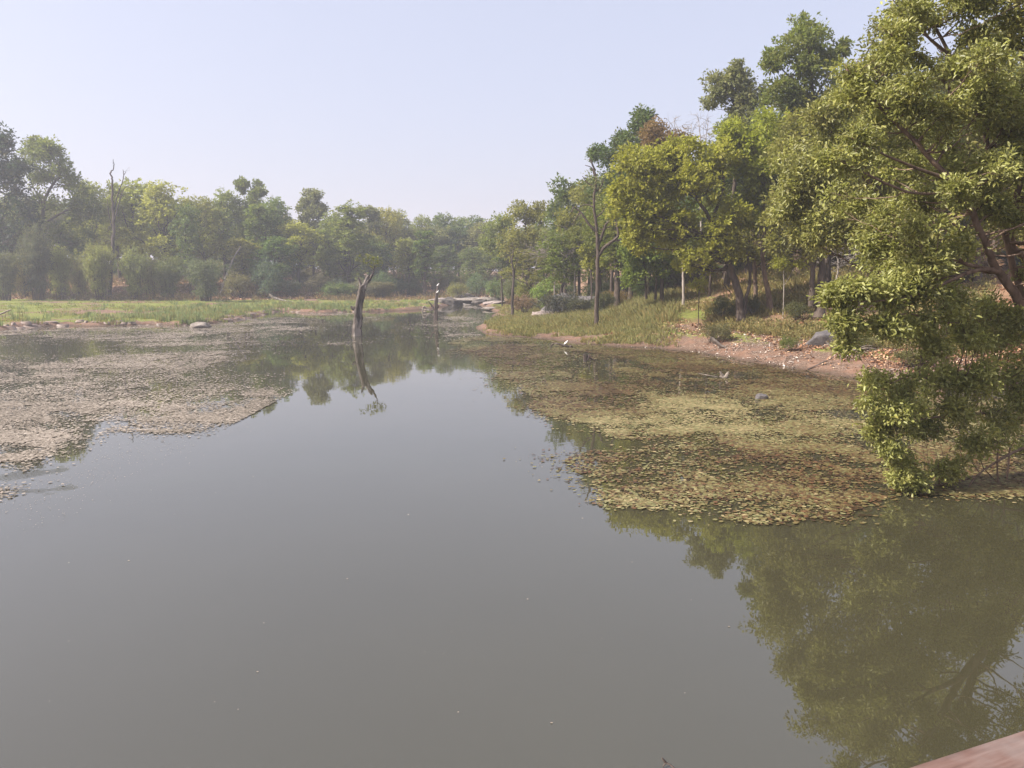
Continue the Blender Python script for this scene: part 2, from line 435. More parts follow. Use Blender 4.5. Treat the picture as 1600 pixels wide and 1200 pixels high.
right_mat = [(705, 531), (760, 526), (850, 531), (900, 539), (1020, 545), (1100, 553), (1210, 571), (1340, 595), (1480, 604), (1680, 620), (1680, 770),
             (1600, 768), (1500, 764), (1400, 775), (1340, 795), (1290, 815), (1200, 824), (1120, 806), (1050, 802), (1000, 790), (960, 775), (910, 745), (865, 722), (905, 705),
             (1000, 697), (1100, 690), (1010, 695), (900, 660), (850, 640), (800, 595), (745, 560)]
hole_r = [[(880, 640), (930, 668), (1000, 688), (1060, 685), (1100, 673), (1150, 682), (1140, 692), (1060, 697), (985, 704), (905, 706), (880, 690)],
          [(880, 560), (960, 562), (960, 592), (880, 590)], [(1320, 757), (1400, 757), (1410, 775), (1350, 772)], [(960, 598), (1060, 600), (1120, 612), (1040, 620)], [(1300,640),(1380,645),(1360,660),(1300,655)]]
scatter_pads('floating_leaves', [right_mat], hole_r, 210000, .036, M['pads_r'], 3, 'olive and reddish mat of small floating leaves along the right bank',
             thin=lambda x, y: np.clip(.30+1.0*smooth(.40, .50, fbm(x*.20+3, y*.55+8, 4)), 0, 1)*np.clip(.45+smooth(.38, .55, fbm(x*1.1+3, y*1.9+8, 3)), 0, 1), tlf=1.3)
left_mat = [(-260, 519), (0, 517), (200, 510), (330, 507), (400, 498), (470, 496), (520, 508), (440, 520), (380, 535), (420, 549), (400, 560), (320, 582), (340, 590), (430, 603), (445, 617),
            (420, 633), (380, 655), (310, 672), (215, 668), (150, 655), (100, 700), (45, 735), (0, 775), (-40, 790), (-300, 740)]
hole_l = [[(-100, 690), (0, 690), (70, 697), (90, 705), (0, 712), (-100, 715)], [(380, 508), (520, 506), (520, 514), (370, 518)],
          [(180, 543), (330, 540), (340, 549), (200, 553)], [(20, 528), (130, 528), (180, 536), (120, 566), (0, 568), (-40, 548)], [(-120, 722), (10, 724), (45, 735), (20, 760), (-100, 770)],
          [(50,648),(130,640),(150,648),(90,660)], [(285, 584), (350, 560), (420, 546), (560, 552), (520, 616), (440, 610), (350, 596)]]
scatter_pads('floating_leaves', [left_mat], hole_l, 190000, .034, M['pads_l'], 4, 'beige mat of small floating leaves along the left shore',
             thin=lambda x, y: np.clip(.35+.9*smooth(.40, .50, fbm(x*.12+13, y*.40+8, 4)), 0, 1), tlf=.9)
# thin wisps of drifting leaves
wis = [[(700, 505), (745, 497), (765, 500), (745, 512), (700, 511)], [(655, 507), (700, 505), (700, 512), (660, 510)], [(505, 508), (545, 507), (545, 509), (505, 510)],
       [(580, 496), (620, 495), (610, 498), (575, 498)], [(505, 538), (550, 536), (550, 540), (510, 541)], [(400, 512), (470, 512), (470, 517), (400, 519)], [(700,520),(745,521),(745,526),(700,525)],
       [(680, 497), (760, 490), (760, 496), (690, 503)], [(470, 489.5), (560, 489), (560, 491), (480, 492)], [(150, 690), (420, 655), (470, 640), (300, 700), (130, 800), (0, 850), (0, 780)]]
scatter_pads('floating_leaves', wis[:-1], [], 9000, .04, M['pads_l'], 6, 'pale wisps of floating leaves drifting in the narrow middle channel')
scatter_pads('floating_leaves', wis[-1:], [], 1000, .009, M['pads_l'], 8, 'sparse specks of leaves drifting off the edge of the beige mat')

rngd = np.random.RandomState(77); nd = 55
dy = 1/(1/45+rngd.rand(nd)*(1/6.3-1/45)); dx = dy*rngd.uniform(-.66, .3, nd); okd = sdist(dx, dy) < -1; dx = dx[okd]; dy = dy[okd]; nd = len(dx)
an = np.linspace(0, 6.283, 6, endpoint=False)[None]+rngd.rand(nd, 1)*6; szd = .004+.014*rngd.rand(nd, 1)**3
Vd = np.stack([dx[:, None]+np.cos(an)*szd, dy[:, None]+np.sin(an)*szd*.6, .006+0*an], -1).reshape(-1, 3); td = np.repeat(rngd.rand(nd)*.6+.2, 6)
tag(link('floating_leaves', mesh_np('floating_leaves', Vd, [np.arange(nd*6).reshape(nd, 6)], np.stack([td]*3, 1)), M['pads_l']), 'scattered single leaf specks drifting on the open water', 'floating plants', kind='stuff')

# ------------------------------------------------------------------ grass, litter, pebbles
def tufts(name, x, y, h, blades, mat, seed, label, color, spread=.25, width=.02, cat='grass', bend=.35):
    rng = np.random.RandomState(seed); n = len(x)
    z = terrain(x, y)
    xx = np.repeat(x, blades); yy = np.repeat(y, blades); zz = np.repeat(z, blades); hh = np.repeat(h, blades)*(.5+.7*rng.rand(n*blades))
    N = n*blades
    ang = rng.rand(N)*6.28; rr = np.sqrt(rng.rand(N))*spread*(.4+np.repeat(h, blades))
    base = np.stack([xx+np.cos(ang)*rr, yy+np.sin(ang)*rr, zz-.03], 1)
    lean = np.stack([np.cos(ang), np.sin(ang), np.zeros(N)], 1)*(bend*rng.rand(N)*hh)[:, None]+rng.randn(N, 3)*[.06, .06, 0]*hh[:, None]
    tip = base+lean+np.stack([0*hh, 0*hh, hh], 1)
    mid = base+lean*.35+np.stack([0*hh, 0*hh, hh*.6], 1)
    an = rng.rand(N)*3.14; sd = np.stack([np.cos(an), np.sin(an), 0*an], 1)*(width*(.6+.8*rng.rand(N)))[:, None]
    V = np.stack([base-sd, base+sd, mid+sd*.8, tip, mid-sd*.8], 1).reshape(-1, 3)
    t = np.stack([np.repeat(rng.rand(n), blades)*.6+.4*rng.rand(N), np.repeat(rng.rand(n), blades), rng.rand(N)], 1)
    me = mesh_np(name, V, [np.arange(N*5).reshape(N, 5)], np.repeat(t, 5, 0))
    return tag(link(name, me, mat, color=color), label, cat, kind='stuff')
def cand(n, ax, ay, seed, fn):
    rng = np.random.RandomState(seed)
    y = 1/(1/ay[1]+rng.rand(n)*(1/ay[0]-1/ay[1])); x = y*(ax[0]+rng.rand(n)*(ax[1]-ax[0]))
    sd = sdist(x, y); p = fn(x, y, sd); ok = rng.rand(n) < p
    return x[ok], y[ok], sd[ok], rng
x, y, sd, rng = cand(60000, (-.75, -.04), (50, 120), 21, lambda x, y, s: (s > .3)*(y < 112)*.35*smooth(.42, .6, fbm(x*.3+2, y*.3, 3)))
tufts('grass_carpet', x, y, .10+.10*rng.rand(len(x)), 5, M['grass'], 22, 'short bright green grass covering the flat left bank', (.24, .27, .075), .9, .03)
x, y, sd, rng = cand(15000, (-.72, -.08), (52, 108), 23, lambda x, y, s: (s > .2)*(s < 34)*np.clip(.07+1.0*np.exp(-((x/y+.42)/.09)**2)*smooth(14, 3, s)+.9*np.exp(-((x/y+.24)/.08)**2)*smooth(16, 4, s), 0, 1)*smooth(.35, .55, fbm(x*.5, y*.5, 3)))
tufts('grass_tufts', x, y, .22+.32*rng.rand(len(x)), 14, M['grass'], 24, 'taller grey green tufts standing near the edge of the left bank', (.20, .24, .11), .35, .03)
# right bank reeds and undergrowth
x, y, sd, rng = cand(30000, (-.05, .22), (40, 95), 25, lambda x, y, s: (s > .5)*(s < 26)*smooth(.3, .5, fbm(x*.4+7, y*.4, 3))*np.where(s < 4, .35, .8)*smooth(.24, .14, x/y))
tufts('reed_grass', x, y, (.22+.38*rng.rand(len(x)))*(.5+.6*smooth(1, 8, sd)), 12, M['grass'], 26, 'tall yellow green grass on the low right bank around the bare tree', (.22, .215, .085), .4, .022, bend=.7)
x, y, sd, rng = cand(24000, (.10, .60), (26, 75), 27, lambda x, y, s: (s > 4)*(s < 34)*.75*smooth(.47, .62, fbm(x*.3+17, y*.3+5, 3)))
tufts('undergrowth', x, y, .16+.30*rng.rand(len(x))**2, 14, M['grass'], 28, 'brownish green undergrowth at the feet of the right bank trees', (.22, .19, .07), .8, .03, bend=1.1)
x, y, sd, rng = cand(9000, (-.7, .0), (100, 150), 29, lambda x, y, s: (s > 4)*(y > 104+10*smooth(-.45, -.1, x/y))*.6*smooth(.45, .6, fbm(x*.2, y*.2, 3)))
tufts('dry_undergrowth', x, y, .25+.45*rng.rand(len(x)), 9, M['grass'], 30, 'dry brown scrub under the left bank trees', (.22, .16, .08), .7, .06)
def mounds(name, x, y, h, per, leaf, seed, label, color):
    rng = np.random.RandomState(seed); n = len(x); z = terrain(x, y)
    N = n*per; hh = np.repeat(h, per); u = unit(rng.randn(N, 3)); u[:, 2] = np.abs(u[:, 2]); rad = rng.rand(N)**.5
    pos = np.stack([np.repeat(x, per)+u[:, 0]*rad*hh*.8, np.repeat(y, per)+u[:, 1]*rad*hh*.8, np.repeat(z, per)+.03+u[:, 2]*rad*hh], 1)
    t = np.stack([np.repeat(rng.rand(n), per)*.7+.3*rng.rand(N), np.repeat(rng.rand(n), per), rng.rand(N)], 1)
    me = leaf_mesh(name, pos, u+rng.randn(N, 3)*.5, rng.randn(N, 3)*.6+[0, 0, .8], leaf*(.6+.8*rng.rand(N)), leaf*.45*(.6+.8*rng.rand(N)), t)
    return tag(link(name, me, M['grass'], color=color), label, 'weeds', kind='stuff')
x, y, sd, rng = cand(16000, (-.05, .62), (26, 95), 61, lambda x, y, s: (s > 3.5)*(s < 36)*smooth(.45, .62, fbm(x*.35+27, y*.35+15, 3))*.9)
mounds('leafy_weeds', x, y, .2+.45*rng.rand(len(x)), 22, .12, 62, 'low leafy brown green weeds over the right bank', (.19, .18, .07))
x, y, sd, rng = cand(3000, (-.7, -.05), (98, 135), 63, lambda x, y, s: (s > 3)*(y > 103+10*smooth(-.45, -.1, x/y))*smooth(.5, .62, fbm(x*.2+27, y*.2+15, 3)))
mounds('leafy_weeds', x, y, .5+.7*rng.rand(len(x)), 26, .26, 64, 'low brown scrub along the foot of the left bank bamboo', (.17, .14, .07))
def chips(name, x, y, size, mat, seed, label, cat, up=.35):
    rng = np.random.RandomState(seed); n = len(x)
    z = terrain(x, y)+.02
    d = rng.randn(n, 3); d[:, 2] *= up
    nn = rng.randn(n, 3)*.35+[0, 0, 1]
    t = np.stack([np.clip(.5+.3*rng.randn(n), 0, 1)]*3, 1)
    me = leaf_mesh(name, np.stack([x, y, z], 1), d, nn, size*(.6+.8*rng.rand(n)), size*.65*(.6+.8*rng.rand(n)), t, fold=True)
    return tag(link(name, me, mat), label, cat, kind='stuff')
x, y, sd, rng = cand(150000, (.12, .75), (24, 80), 31, lambda x, y, s: (s > .5)*(s < 40)*smooth(.2, 4, s)*.6*smooth(.35, .55, fbm(x*.5+7, y*.5+70, 3)))
chips('fallen_leaves', x, y, .13, M['litter'], 32, 'orange brown dry leaves littering the right slope', 'leaf litter')
x, y, sd, rng = cand(40000, (.12, .6), (24, 60), 33, lambda x, y, s: (s > -.1)*(s < 5)*.6*smooth(.4, .55, fbm(x*.6, y*.6, 3)))
chips('pebbles', x, y, .10, M['stone'], 34, 'pale pebbles scattered on the muddy right shore', 'pebbles', .1)
x, y, sd, rng = cand(60000, (-.75, -.02), (104, 160), 35, lambda x, y, s: (s > 4)*(y > 106+10*smooth(-.45, -.1, x/y))*.5)
chips('fallen_leaves', x, y, .34, M['litter'], 36, 'orange brown dry leaves under the left bank trees', 'leaf litter')

# ------------------------------------------------------------------ trees
_C = dict(dark=(.038, .062, .024), mid=(.066, .088, .026), olive=(.095, .105, .034), yellow=(.125, .140, .028), bright=(.110, .135, .022),
            brown=(.17, .105, .045), grey=(.085, .10, .06), blue=(.050, .075, .034), lime=(.13, .165, .035))
COLR = {k: tuple(min(.30, c*f_) for c, f_ in zip(v, (2.25, 2.0, 1.45))) for k, v in _C.items()}
def limb_path(a, b, rng, sag=.12, n=5):
    a = np.array(a, float); b = np.array(b, float); m = (a+b)/2; L = np.linalg.norm(b-a)
    m[2] += -sag*L*.5+ .08*L*rng.randn(); m[:2] += rng.randn(2)*.07*L
    return wob(curve([a, m, b], n), .012*L, rng)
def gen_proto(seed, H, trunk_frac, wid, ncl, leaf, per, subs, shape='oval', lean=0, bark='bark'):
    """one generic tree in metres, returns (trunk mesh, crown mesh)"""
    rng = np.random.RandomState(seed)
    top = np.array([lean*H+rng.randn()*.3, rng.randn()*.3, H*.88])
    tp = wob(curve([[0, 0, -.6], [rng.randn()*.15, rng.randn()*.15, H*.25], [lean*H*.4+rng.randn()*.3, rng.randn()*.3, H*.55], top], 5), .05, rng)
    r0 = H*.0135*(.9+.4*rng.rand())
    rad = r0*np.interp(np.linspace(0, 1, len(tp)), [0, .05, .5, 1], [1.6, 1.1, .7, .15])
    T = Tubes(); T.path(tp, rad, 8, .05, rng)
    cl = []
    for i in range(ncl):
        t = (i+.5)/ncl; t = trunk_frac+(1-trunk_frac)*t
        u = (t-trunk_frac)/(1-trunk_frac)
        if shape == 'oval': w = math.sin(math.pi*min(1, .12+.86*u))**.6
        elif shape == 'cone': w = (1-u)**.6*.9+.25
        elif shape == 'top': w = .35+.75*u if u < .75 else 1.6*(1.05-u)+.45
        else: w = .8-.3*u
        ph = i*2.4+rng.rand()*1.2; rr = wid*w*(.25+.6*rng.rand())
        c = np.array([tp[-1][0]*t+math.cos(ph)*rr, math.sin(ph)*rr, H*(t-.02+.04*rng.randn())])
        r = wid*(.28+.20*rng.rand())*np.array([1, 1, 1.0+.55*rng.rand()])
        c[2] = min(c[2], H-r[2]*.8)
        cl.append((c, r))
        zt = max(trunk_frac*.75, t-.16-.1*rng.rand())*H
        k = min(len(tp)-1, int(np.searchsorted(tp[:, 2], zt)))
        pth = limb_path(tp[k], c, rng)
        T.path(pth, np.linspace(r0*.38, r0*.10, len(pth)), 5, cap=False)
        for _ in range(3):
            e = c+unit(rng.randn(3))*r*.8
            T.path(limb_path(pth[-3], e, rng, n=3), np.linspace(r0*.12, r0*.03, 7), 3, cap=False)
    P, Dv, nr, Ls, Ws, Tt, S = fill_leaves(rng, cl, subs, per, wid*.085, leaf)
    return T.mesh('trunk_wood'), leaf_mesh('crown_foliage', P, Dv, nr, Ls, Ws, Tt)
PROTO = {}
def proto(key, *a, **k):
    t, c = gen_proto(*a, **k); H = a[1]
    t.materials.append(M[k.get('bark', 'bark')]); c.materials.append(M['leaf'])
    PROTO[key] = (t, c, H, a[3])
# far set (coarser) and mid set (finer)
proto('f1', 101, 18, .34, 4.0, 24, .38, 11, 40, 'oval')
proto('f2', 102, 18, .42, 3.2, 20, .36, 11, 40, 'top')
proto('f3', 103, 18, .28, 3.0, 24, .36, 11, 36, 'cone')
proto('f4', 104, 18, .38, 4.6, 26, .38, 11, 40, 'oval', lean=.04)
proto('f5', 105, 18, .30, 2.4, 22, .34, 11, 34, 'col')
proto('f6', 106, 18, .45, 4.2, 20, .38, 11, 40, 'top', lean=-.05)
proto('m1', 111, 18, .36, 4.0, 18, .25, 26, 38, 'oval')
proto('m2', 112, 18, .42, 3.4, 15, .24, 26, 38, 'top')
proto('m3', 113, 18, .30, 3.2, 17, .24, 24, 36, 'cone', bark='bark_warm')
proto('m4', 114, 18, .40, 4.6, 18, .26, 26, 38, 'oval', lean=.05)
def place(px, D, topy, wpx, key, col, label, group=None, name='broadleaf_tree', seed=0, jz=None):
    t, c, H0, w0 = PROTO[key]
    b = W(px, 450, D); x = b[0]; z = gz(x, D)
    zt = W(px, topy, D)[2]
    H = max(3.0, zt-z); wd = wpx*1.35/PXM(D)/2
    rng = random.Random(hash((round(px), round(D), key)) & 0xffff) if False else random.Random(int(px*7+D*13+topy))
    root = empty(name, (x, D, z), rng.uniform(0, 6.28))
    s = H/H0; sx = wd/(w0*1.12)
    sx = min(max(sx, s*.55), s*1.9)
    root.scale = (sx, sx, s)
    cc = np.array(COLR[col])*rng.uniform(.85, 1.18)*np.array([rng.uniform(.9, 1.12), 1, rng.uniform(.85, 1.15)])
    link('trunk', t, None, root); link('crown', c, None, root, color=tuple(cc))
    tag(root, label, 'tree', group)
    return root

def px_tree(label, base, D, trunks, ell, leaf, per, subs, col, bark='bark', rs=.35, name='broadleaf_tree', seed=1, limbs=(), r0=.2, asp=.55, clr=None, near=False, cat='tree', nlimb=1.0, group=None, depth=1.0, fold=False, edge=.5, hang=.15):
    """tree whose trunk lines and crown masses are read off the photograph and put at their real distance.
    trunks: list of ([(px,py,dD)...], r_start, r_end); ell: (cx,cy,rx,ry,n[,dD])"""
    rng = np.random.RandomState(seed)
    bx = W(base[0], base[1], D); z0 = gz(bx[0], D) if len(base) < 3 else base[2]
    org = np.array([bx[0], D, z0])
    T = Tubes(); main = []
    for ti, (pts, ra, rb) in enumerate(trunks):
        p = [W(q[0], q[1], D+(q[2] if len(q) > 2 else 0))-org for q in pts]
        if ti == 0 and len(base) < 3:
            p[0] = np.array([0, 0, -.4]) if abs(pts[0][0]-base[0]) < 3 else p[0]
        cpt = curve(p, 5); cpt = wob(cpt, ra*.18, rng)
        tt = np.linspace(0, 1, len(cpt)); rad = ra+(rb-ra)*tt
        if ti == 0: rad = rad*np.interp(tt, [0, .06, .15, 1], [1.55, 1.12, 1, 1])
        T.path(cpt, rad, 9 if ra > .08 else 6, .06, rng)
        main.append((cpt, rad))
    allp = np.concatenate([m[0] for m in main]); allr = np.concatenate([m[1] for m in main])
    cl = []
    for e in ell:
        cx, cy, rx, ry, n = e[:5]; dd = e[5] if len(e) > 5 else 0
        for i in range(n):
            for _ in range(20):
                u = rng.uniform(-1, 1, 2)
                if u@u < 1: break
            Dk = D+dd+rng.uniform(-1, 1)*rx/PXM(D)*.7*depth
            c = W(cx+u[0]*rx*.68, cy+u[1]*ry*.68, Dk)-org
            f = rng.uniform(.34, .52) if n > 2 else rng.uniform(.5, .7)
            r = np.array([rx, rx, max(ry, rx*.75)])/PXM(D)*f*[1, 1, rng.uniform(.95, 1.3)]; r = np.clip(r, .3*max(r), None)
            cl.append((c, r))
            if rng.rand() < nlimb:
                # nearest lower trunk point
                cost = np.linalg.norm(allp-c, axis=1)+np.where(allp[:, 2] > c[2]-.2*np.linalg.norm(r), 3.0, 0)
                k = int(np.argmin(cost)); pth = limb_path(allp[k], c, rng)
                ra = min(allr[k]*.55, r0*.4); T.path(pth, np.linspace(ra, ra*.22, len(pth)), 5, cap=False)
                for _ in range(4):
                    e2 = c+unit(rng.randn(3))*r*.85
                    T.path(limb_path(pth[-3], e2, rng, n=3), np.linspace(ra*.3, ra*.08, 7), 3, cap=False)
    root = empty(name, org)
    link('trunk', T.mesh('trunk_wood'), M[bark], root)
    if cl:
        P, Dv, nr, Ls, Ws, Tt, S = fill_leaves(rng, cl, subs, per, rs, leaf, asp=asp, edge=edge, hang=hang)
        cm = leaf_mesh('crown_foliage', P, Dv, nr, Ls, Ws, Tt, fold=fold)
        link('crown', cm, M['leaf_near' if near else 'leaf'], root, color=clr or COLR[col])
    tag(root, label, cat, group)
    return root

# ---- right bank, from the near shore backwards
LM = .21
px_tree('tall tree with an isolated leafy head topping the right skyline', (1292, 470), 50, [([(1292, 470), (1293, 380), (1290, 260), (1272, 150), (1262, 70)], .26, .05), ([(1285, 200), (1240, 130), (1215, 100)], .09, .03), ([(1275,150),(1305,100)], .07, .03)],
        [(1262, 66, 48, 34, 9), (1305, 82, 24, 26, 4), (1218, 95, 28, 18, 4), (1270, 112, 44, 24, 6), (1222, 150, 40, 40, 6), (1200, 190, 30, 30, 4), (1290, 200, 62, 62, 12), (1330, 150, 40, 40, 6), (1250, 170, 30, 30, 4)], LM, 12, 40, 'mid', seed=11, rs=.27)
px_tree('grey green tree with a ragged round head above the bare twigs', (1135, 465), 56, [([(1135, 465), (1140, 380), (1150, 260), (1150, 170)], .24, .05)],
        [(1140, 140, 40, 38, 9), (1165, 165, 36, 42, 8), (1115, 150, 22, 22, 3), (1150, 112, 16, 14, 3), (1170, 230, 50, 50, 9), (1195, 150, 14, 20, 2)], LM, 12, 40, 'grey', seed=12, rs=.27)
px_tree('small tree with rusty brown leaves on the right skyline', (1045, 460), 62, [([(1045, 460), (1045, 350), (1040, 230)], .2, .04)],
        [(1032, 213, 32, 26, 9), (1056, 228, 20, 26, 5), (1018, 245, 28, 24, 5), (1045, 270, 46, 30, 6)], LM, 12, 36, 'brown', seed=13, clr=(.19, .12, .05), rs=.4)
px_tree('dark tree with a narrow leafy spire left of the rusty brown tree', (985, 462), 68, [([(985, 462), (990, 350), (1000, 200)], .22, .04)],
        [(1007, 190, 20, 20, 5), (1000, 215, 20, 22, 4), (985, 218, 26, 22, 5), (968, 240, 34, 22, 6), (942, 250, 24, 20, 4), (985, 280, 44, 34, 7), (960, 290, 44, 38, 9), (985, 350, 50, 45, 8)], .25, 15, 24, 'dark', seed=14, rs=.42)
px_tree('dark green tree on the skyline left of the twisted bare tree', (882, 462), 80, [([(882, 462), (885, 380), (888, 300)], .22, .05)],
        [(888, 296, 26, 22, 6), (868, 322, 22, 22, 4), (900, 340, 36, 36, 7), (870, 370, 30, 34, 6)], .3, 14, 22, 'blue', seed=15, rs=.5)
px_tree('olive tree stepping down towards the far end of the pond on the right', (815, 462), 92, [([(815, 462), (818, 400), (822, 340)], .22, .05)],
        [(818, 335, 28, 20, 6), (845, 340, 24, 24, 5), (805, 370, 32, 34, 7), (840, 385, 34, 34, 6)], .32, 14, 22, 'olive', seed=16, rs=.55)
px_tree('pale green tree leading down to the river mouth beside the olive tree', (785, 462), 104, [([(785, 462), (786, 400), (788, 345)], .2, .05)],
        [(786, 348, 24, 22, 6), (775, 380, 26, 32, 6), (800, 410, 24, 26, 4)], .34, 13, 22, 'mid', seed=17, rs=.6)
px_tree('yellow green tree on a long trunk leaning left over the right bank', (1160, 492), 45, [([(1160, 493), (1155, 462), (1142, 420), (1122, 375), (1095, 320), (1060, 270)], .27, .06), ([(1122, 375), (1060, 350), (1010, 330)], .11, .03), ([(1110, 350), (1130, 290), (1120, 240)], .12, .04),
        ([(1163, 490), (1166, 465), (1172, 440), (1168, 400)], .13, .07)],
        [(1010, 262, 55, 36, 12), (1080, 285, 55, 44, 13), (985, 320, 45, 36, 9), (1110, 250, 44, 26, 7), (1045, 350, 60, 38, 12), (1120, 345, 50, 42, 10), (1060, 235, 36, 26, 6), (1000, 370, 36, 24, 5), (1085, 400, 46, 20, 6), (1130,390,40,20,5)], LM, 12, 40, 'yellow', seed=18, rs=.26)
px_tree('bright green tree whose crown hangs in front of the right hand wood', (1200, 488), 46, [([(1205, 488), (1200, 455), (1192, 410), (1195, 340), (1190, 260)], .19, .05), ([(1192, 400), (1215, 330), (1235, 290)], .08, .03)],
        [(1165, 215, 46, 26, 9), (1195, 250, 46, 34, 10), (1150, 262, 36, 26, 6), (1210, 300, 44, 40, 9), (1170, 330, 38, 34, 6), (1215, 200, 36, 36, 7)], LM, 12, 40, 'bright', 'bark_warm', seed=19, rs=.26)
px_tree('leafy tree on the thick double trunk in the middle of the right slope', (1270, 496), 42, [([(1281, 496), (1283, 450), (1284, 400), (1282, 330), (1290, 240)], .24, .06), ([(1268, 478), (1270, 430), (1272, 380), (1250, 300)], .17, .05)],
        [(1245, 225, 46, 50, 11), (1300, 270, 56, 60, 14), (1240, 330, 44, 44, 9), (1310, 350, 50, 36, 9), (1350, 240, 46, 60, 10), (1260, 385, 38, 18, 4), (1215, 380, 28, 24, 3)], LM, 12, 42, 'olive', seed=20, rs=.34)
px_tree('tree with reddish bark and low boughs behind the leaning trunk', (1182, 482), 50, [([(1182, 482), (1180, 440), (1176, 380), (1170, 320)], .16, .06)],
        [(1180, 350, 40, 36, 7), (1195, 400, 34, 24, 4), (1150, 380, 34, 30, 5)], LM, 12, 36, 'olive', 'bark_warm', seed=21)
px_tree('slim tree on a dark curving trunk left of the leaning tree', (1108, 462), 54, [([(1108, 462), (1110, 430), (1112, 405), (1128, 395), (1120, 350)], .1, .05)],
        [(1100, 385, 34, 24, 5), (1120, 330, 40, 34, 6)], LM, 14, 22, 'mid', seed=22)
px_tree('low tree with glossy bright leaves hanging over the dark trunks', (1035, 470), 55, [([(1035, 470), (1034, 430), (1028, 380), (1010, 340)], .17, .05), ([(1024, 468), (1026, 430), (1030, 400)], .1, .05), ([(1010, 467), (1008, 430), (1005, 400)], .09, .04)],
        [(990, 390, 32, 28, 7), (1020, 400, 36, 30, 8), (985, 430, 22, 20, 4), (1000, 350, 40, 26, 6), (1045, 420, 24, 22, 4)], LM, 16, 25, 'bright', seed=23, rs=.26, clr=(.17, .22, .045))
px_tree('slender pale trunk with a tuft of leaves between the dark trunks', (1068, 475), 52, [([(1068, 477), (1068, 450), (1067, 420), (1066, 395)], .12, .05)],
        [(1065, 398, 13, 11, 4), (1072, 412, 9, 8, 2)], .2, 12, 16, 'lime', 'bark_pale', seed=24)
px_tree('small sapling with large pale leaves on the litter slope', (1093, 462), 46, [([(1093, 462), (1092, 450), (1090, 440)], .03, .015), ([(1092,455),(1100,445)], .02,.01)],
        [(1092, 444, 16, 12, 5)], .17, 9, 10, 'lime', seed=25, rs=.25, cat='sapling', name='sapling')
px_tree('thin sapling with a forked pale stem left of the double trunk', (1225, 470), 44, [([(1225, 478), (1225, 440), (1222, 400)], .04, .015), ([(1226, 445), (1235, 430), (1242, 415)], .025, .01)],
        [(1228, 410, 22, 12, 4), (1245, 415, 14, 10, 3)], .17, 10, 12, 'lime', 'bark_pale', seed=26, rs=.28, cat='sapling', name='sapling')
px_tree('thin reddish trunk standing in the gap right of the double trunk', (1325, 434), 58, [([(1325, 434), (1326, 400), (1328, 340), (1325, 280)], .13, .05)],
        [(1330, 320, 40, 30, 6), (1330, 270, 40, 34, 6)], .22, 14, 22, 'olive', 'bark_warm', seed=27)
px_tree('mid green tree filling the wood left of the twisted bare tree', (955, 465), 66, [([(955, 465), (957, 400), (960, 340)], .18, .05)],
        [(955, 330, 40, 36, 8), (975, 385, 34, 34, 6), (930, 360, 24, 30, 4)], .24, 15, 24, 'mid', seed=28, rs=.42)
px_tree('green tree right behind the pale bare saplings', (905, 455), 76, [([(905, 458), (905, 400), (906, 330)], .17, .05)],
        [(905, 300, 30, 26, 6), (925, 350, 30, 34, 6), (890, 350, 26, 30, 5), (915, 400, 26, 24, 4)], .28, 14, 24, 'olive', seed=29, rs=.45)
px_tree('short yellow leaved tree beside the rocky mound', (925, 455), 68, [([(925, 460), (924, 430), (922, 410)], .09, .04)],
        [(925, 412, 20, 16, 5), (915, 395, 16, 12, 3)], .22, 13, 20, 'yellow', seed=30, rs=.35)
# twisted bare tree on the right bank (few leaves)
px_tree('twisted nearly leafless tree with a straight dark trunk on the right bank', (932, 516), 52,
        [([(932, 516), (932, 495), (933, 450), (934, 400), (933, 365), (930, 340), (928, 310), (931, 280), (926, 258), (921, 248)], .17, .045),
         ([(936, 398), (945, 386), (960, 375), (966, 365), (962, 345), (960, 338)], .13, .04), ([(958, 377), (972, 374), (988, 369)], .07, .03), ([(934, 385), (942, 365), (947, 350), (958, 343)], .12, .04),
         ([(932, 362), (920, 350), (910, 335), (898, 324), (893, 331)], .09, .03), ([(930, 325), (918, 320), (906, 322)], .06, .02), ([(930, 300), (940, 290), (947, 268)], .07, .02), ([(927, 290), (917, 285), (910, 275)], .05, .02),
         ([(929, 275), (924, 262), (914, 258)], .05, .02), ([(938, 360), (950, 355), (962, 350)], .06, .02), ([(931, 340), (942, 330), (952, 310)], .06, .02), ([(962, 374), (975, 360), (984, 345)], .05, .015), ([(905, 333), (898, 345), (892, 352)], .04, .015)],
        [(930, 275, 18, 22, 4), (935, 300, 16, 18, 2), (950, 345, 26, 14, 3)], .15, 5, 9, 'grey', 'bark', seed=31, rs=.25, r0=.08, nlimb=.8, name='bare_tree')
